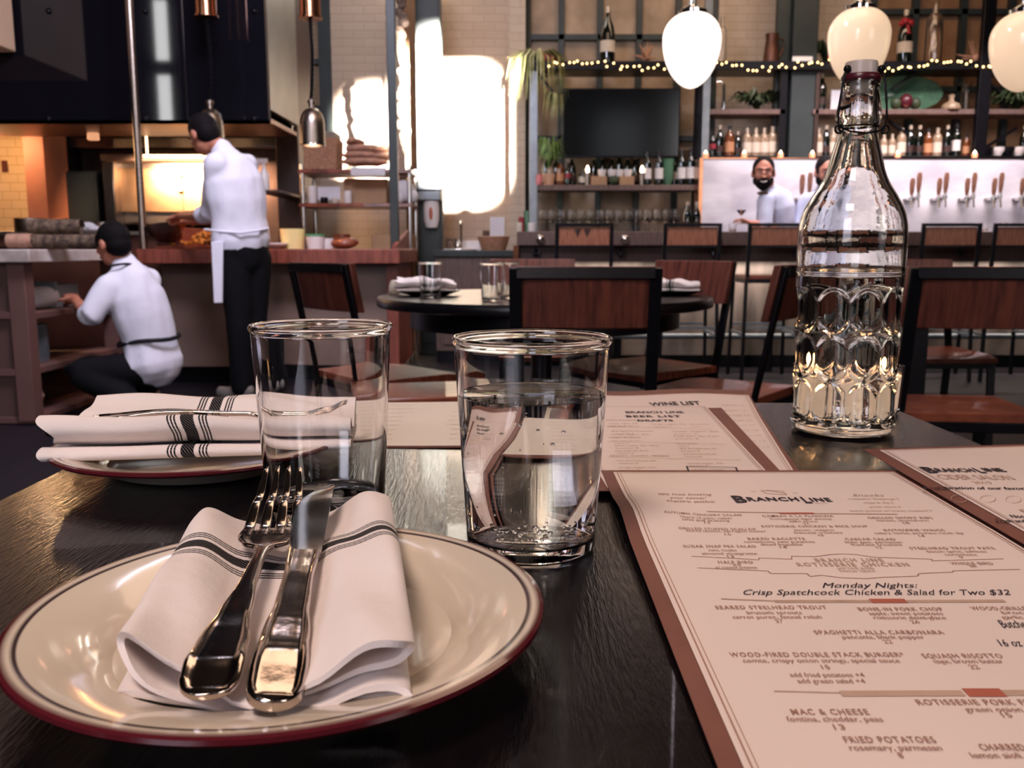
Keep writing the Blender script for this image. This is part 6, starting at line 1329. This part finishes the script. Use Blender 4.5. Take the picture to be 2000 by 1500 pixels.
def folds(o, amp=.006, sc=9, seed=0):
    """soft cloth wrinkles moved into the mesh itself"""
    from mathutils import noise
    for v in o.data.vertices:
        k = noise.noise(Vector((v.co.x * sc + seed, v.co.y * sc, v.co.z * sc * .45))) + .5 * noise.noise(Vector((v.co.x * sc * 2.1, v.co.y * sc * 2.1 + seed, v.co.z * sc)))
        v.co += v.normal * amp * k
    return o
def person(label, loc, Jt, f_head, f_body, shirt, hair=True, beard=False, skin='skin', sleeve=.55, tail=None, up_head=(0, 0, 1), tw=.17, hipw=.16, legs=True, hs=1.0):
    t = thing('person', label, 'person', loc)
    side = Vector(f_body).cross(Vector((0, 0, 1))).normalized()   # the person's right
    J = {k: Vector(v) for k, v in Jt.items()}
    HM = frame_m(J['head'], f_head, up_head) @ Matrix.Scale(hs, 4)
    body = head_mb(HM)
    body.tube([J['neck'], J['neck'].lerp(J['head'], .45), HM @ Vector((0, -.012, -.03))], [.060, .052, .052], 16, round_=True)
    body.tube([J['pelvis'], J['waist'], J['chest'], J['neck']], [(hipw * .85, .09), (tw * .75, .085), (tw * .85, .095), (.07, .06)], 20, side=tuple(side), round_=True)
    for s_ in 'LR':
        limb(body, J['sh' + s_], J['el' + s_], J['wr' + s_], (.044, .037, .026)); body = merge(body, hand_mb(J['wr' + s_], J['hd' + s_] - J['wr' + s_], J.get('pn' + s_, Vector((0, 0, -1))), 1 if s_ == 'L' else -1))
        if legs: limb(body, J['hip' + s_], J['kn' + s_], J['an' + s_], (.075, .052, .038))
    fuse('body', body, skin, t, .0065, 4, .4)
    sh = MB()
    top = J['neck'].lerp(J['head'], .10)
    sh.tube([J['pelvis'].lerp(J['waist'], .15), J['waist'], J['waist'].lerp(J['chest'], .5), J['chest'], J['chest'].lerp(J['neck'], .62), top], [(hipw, .125), (tw * .93, .125), (tw, .135), (tw * 1.02, .135), (tw * .80, .110), (.072, .066)], 24, side=tuple(side), round_=True)
    sh.tube([J['shL'], J['chest'].lerp(J['neck'], .72), J['shR']], [.066, .085, .066], 14, round_=True)
    for s_ in 'LR':
        e = J['el' + s_]; en = e.lerp(J['wr' + s_], sleeve); a = J['sh' + s_]
        sh.tube([a, a.lerp(e, .5), e, en], [.074, .070, .062, .055], 14, round_=True); sh.tube([e.lerp(J['wr' + s_], sleeve - .12), en], [.059, .060], 14)
    if tail: sh.tube([Vector(q[0]) for q in tail], [q[1] for q in tail], 20, side=tuple(side), round_=True)
    folds(fuse('shirt', sh, shirt, t, .011, 5, .5), .016, 7, len(label))
    if legs:
        tr = MB().tube([J['waist'].lerp(J['pelvis'], .55), J['pelvis'], J['pelvis'].lerp((J['hipL'] + J['hipR']) / 2, 1.0)], [(hipw * .92, .115), (hipw * .98, .125), (hipw * .9, .115)], 20, side=tuple(side), round_=True)
        for s_ in 'LR': limb(tr, J['hip' + s_], J['kn' + s_], J['an' + s_], (.100, .078, .066))
        folds(fuse('trousers', tr, 'trousers', t, .012, 5, .5), .006, 8, 3)
        for s_ in 'LR':
            a = J['an' + s_]; to = J['to' + s_]
            fuse('shoe', MB().tube([a + (a - to).normalized() * .05 - Vector((0, 0, .03)), a - Vector((0, 0, .035)), a.lerp(to, .55) - Vector((0, 0, .03)), to], [(.042, .036), (.045, .045), (.048, .036), (.040, .026)], 14, side=(0, 0, 1), round_=True), 'shoe', t, .01, 3)
    hr = MB().ball((0, -.016, .036), (.080, .096, .090), 24, 16).ball((0, -.040, -.010), (.072, .068, .066), 20, 12)
    for sx in (-1, 1): hr.ball((sx * .066, .008, .018), (.014, .026, .034), 10, 8)
    hr.v = [(x, min(y, .058 if z > .05 else .04), z) for x, y, z in hr.v]
    part_in(hr, HM); fuse('hair', hr, 'hair', t, .008, 2)
    if beard:
        bd = MB().ball((0, .032, -.068), (.060, .062, .050), 18, 12).ball((0, .052, -.092), (.042, .040, .034), 14, 10).tube([(-.030, .086, -.046), (0, .100, -.040), (.030, .086, -.046)], .010, 8, round_=True)
        for sx in (-1, 1): bd.ball((sx * .058, .012, -.045), (.018, .034, .042), 10, 8)
        bd.v = [(x, y, min(z, -.034)) for x, y, z in bd.v]
        part_in(bd, HM); fuse('beard', bd, 'hair', t, .007, 2)
        obj('mouth', part_in(MB().tube([(-.022, .1005, -.056), (0, .105, -.060), (.022, .1005, -.056)], [.003, .006, .003], 8, round_=True), HM), 'label2', t, world=True)
    for sx in (-1, 1):
        e_ = obj('eye', part_in(MB().ball((sx * .030, .078, .010), (.0105, .008, .0055), 12, 8), HM), 'paper', t, world=True, smooth=80)
        obj('iris', part_in(MB().ball((sx * .030, .0845, .010), (.0045, .003, .0045), 10, 6), HM), 'hair', e_, world=True, smooth=80)
        obj('eyebrow', part_in(MB().tube([(sx * .048, .078, .032), (sx * .030, .096, .036), (sx * .014, .099, .032)], [.003, .004, .003], 8, round_=True), HM), 'hair', t, world=True)
    return t, J, HM
def V(px, py, Y): return at(px, py, Y)
def gz(v, z): v = v.copy(); v.z = z; return v
# standing cook at the pass
c1 = V(480, 700, 5.4)
t, J, HM = person('person standing with back turned at the pass in white shirt and black trousers', (c1.x, 5.4, 0), dict(
    head=V(398, 264, 5.42), neck=V(438, 298, 5.42), chest=V(458, 355, 5.42), waist=V(467, 430, 5.42), pelvis=V(472, 486, 5.42),
    shL=V(424, 322, 5.32), elL=V(408, 420, 5.44), wrL=V(352, 421, 5.80), hdL=V(336, 428, 5.93), shR=V(480, 324, 5.56), elR=V(455, 425, 5.80), wrR=V(370, 432, 5.98), hdR=V(350, 436, 6.06),
    hipL=V(455, 505, 5.38), hipR=V(498, 505, 5.48), knL=V(466, 628, 5.38), knR=V(497, 628, 5.50), anL=gz(V(474, 760, 5.42), .09), anR=gz(V(497, 760, 5.52), .09), toL=gz(V(430, 770, 5.50), .045), toR=gz(V(455, 770, 5.60), .045)),
    (-.70, .55, -.50), (-.70, .70, 0), 'shirt', up_head=(-.35, .2, 1), tw=.178, hipw=.172, sleeve=.22,
    tail=[(V(470, 440, 5.42), (.168, .12)), (V(473, 470, 5.42), (.182, .128))])
a, b = V(424, 472, 5.24), V(424, 592, 5.24)
obj('apron', MB().add([(a.x - .035, 5.24, a.z), (a.x + .03, 5.25, a.z), (b.x + .028, 5.25, b.z), (b.x - .02, 5.24, b.z), (a.x - .035, 5.36, a.z), (a.x + .03, 5.262, a.z), (b.x + .028, 5.262, b.z), (b.x - .02, 5.35, b.z)], [(0, 1, 2, 3), (4, 5, 6, 7), (0, 1, 5, 4), (1, 2, 6, 5), (2, 3, 7, 6), (3, 0, 4, 7)]), 'shirt', t, world=True, bevel=.004)
obj('apron_string', MB().tube([V(400, 448, 5.33), V(430, 452, 5.26), V(470, 455, 5.27), V(505, 450, 5.33), V(524, 446, 5.45)], .007, 8), 'shirt', t, world=True)
# crouching cook
c2 = V(280, 760, 4.9)
t, J, HM = person('person crouching at the left island, white shirt, black apron string and trousers', (c2.x, 4.9, 0), dict(
    head=V(220, 478, 4.88), neck=V(243, 519, 4.90), chest=V(266, 580, 4.92), waist=V(290, 655, 4.92), pelvis=V(298, 704, 4.92),
    shL=V(214, 560, 4.80), elL=V(176, 618, 4.72), wrL=V(146, 585, 4.90), hdL=V(132, 570, 5.02), shR=V(292, 548, 5.04), elR=V(230, 600, 5.20), wrR=V(165, 596, 5.18), hdR=V(150, 590, 5.2),
    hipL=V(275, 722, 4.86), hipR=V(312, 722, 4.98), knL=V(150, 726, 4.76), knR=V(190, 740, 5.16), anL=gz(V(262, 782, 4.76), .10), anR=gz(V(290, 775, 5.06), .10), toL=gz(V(190, 792, 4.74), .05), toR=gz(V(235, 780, 5.06), .05)),
    (-.88, .42, -.22), (-.80, .35, 0), 'shirt', up_head=(-.15, .1, 1), tw=.162, hipw=.150, sleeve=.12,
    tail=[(V(292, 668, 4.92), (.148, .115)), (V(302, 708, 4.92), (.178, .135))])
belt = []
for i in range(25):
    a = i / 24 * 2 * math.pi; cc = V(291, 664, 4.92); belt.append((cc.x + .164 * math.cos(a), cc.y + .148 * math.sin(a), cc.z + .006 * math.sin(a * 3) + .020 * math.cos(a)))
obj('apron_string', MB().tube(belt, [(.012, .006)] * 25, 8), 'belt', t, world=True, smooth=60)
nk = [HM @ Vector((.062 * math.cos(a), -.02 + .062 * math.sin(a) * 1.0, -.122)) for a in [math.pi * (1.0 + i / 10) for i in range(11)]]
obj('neck_strap', MB().tube(nk, .006, 8), 'belt', t, world=True)
# smiling bartender
t, J, HM = person('person behind the bar smiling at camera, dark hair and beard, white shirt', (V(1510, 450, 7.7).x, 7.7, 0), dict(
    head=V(1491, 338, 7.60), neck=V(1504, 372, 7.68), chest=V(1517, 405, 7.70), waist=V(1522, 470, 7.72), pelvis=V(1524, 515, 7.72),
    shL=V(1530, 388, 7.80), elL=V(1540, 445, 7.72), wrL=V(1490, 447, 7.50), hdL=V(1466, 440, 7.44), shR=V(1494, 392, 7.58), elR=V(1494, 440, 7.52), wrR=V(1466, 436, 7.50), hdR=V(1446, 428, 7.48),
    hipL=V(1538, 530, 7.74), hipR=V(1508, 530, 7.70), knL=gz(V(1538, 620, 7.74), .5), knR=gz(V(1508, 620, 7.70), .5), anL=gz(V(1538, 700, 7.74), .09), anR=gz(V(1508, 700, 7.7), .09), toL=gz(V(1520, 700, 7.60), .045), toR=gz(V(1492, 700, 7.58), .045)),
    (-.22, -.97, -.10), (-.80, -.60, 0), 'shirtblue', hs=1.13, beard=True, skin='skin2', tw=.145, hipw=.150, sleeve=.10)
obj('bow_tie', MB().ball(HM @ Vector((.018, .06, -.142)), (.026, .012, .016), 10, 8).ball(HM @ Vector((-.018, .06, -.142)), (.026, .012, .016), 10, 8), 'darkroll', t, world=True)
tag(obj('cocktail_glass', MB().lathe([(0, 0), (.03, 0), (.03, .003), (.004, .006), (.004, .06), (.04, .11), (.039, .11), (0, .065)], 20), 'glass', None, smooth=50, loc=V(1447, 437, 7.47)), 'clear cocktail glass in the smiling bartender\'s hand', 'glass')
# second bartender, half hidden by the bottle
t, J, HM = person('person with dark hair and beard half hidden behind the tall clear bottle', (V(1612, 450, 7.72).x, 7.72, 0), dict(
    head=V(1614, 337, 7.65), neck=V(1610, 372, 7.72), chest=V(1604, 408, 7.73), waist=V(1602, 470, 7.73), pelvis=V(1602, 515, 7.72),
    shL=V(1632, 388, 7.74), elL=V(1640, 440, 7.66), wrL=V(1622, 452, 7.50), hdL=V(1610, 452, 7.44), shR=V(1578, 392, 7.70), elR=V(1562, 440, 7.66), wrR=V(1580, 455, 7.50), hdR=V(1592, 456, 7.44),
    hipL=V(1616, 530, 7.72), hipR=V(1588, 530, 7.72), knL=gz(V(1616, 620, 7.72), .5), knR=gz(V(1588, 620, 7.72), .5), anL=gz(V(1616, 700, 7.72), .09), anR=gz(V(1588, 700, 7.72), .09), toL=gz(V(1616, 700, 7.58), .045), toR=gz(V(1588, 700, 7.58), .045)),
    (-.05, -.98, -.18), (-.1, -1, 0), 'shirtblue', hs=1.13, beard=True, skin='skin2', tw=.150, hipw=.150, sleeve=.10)
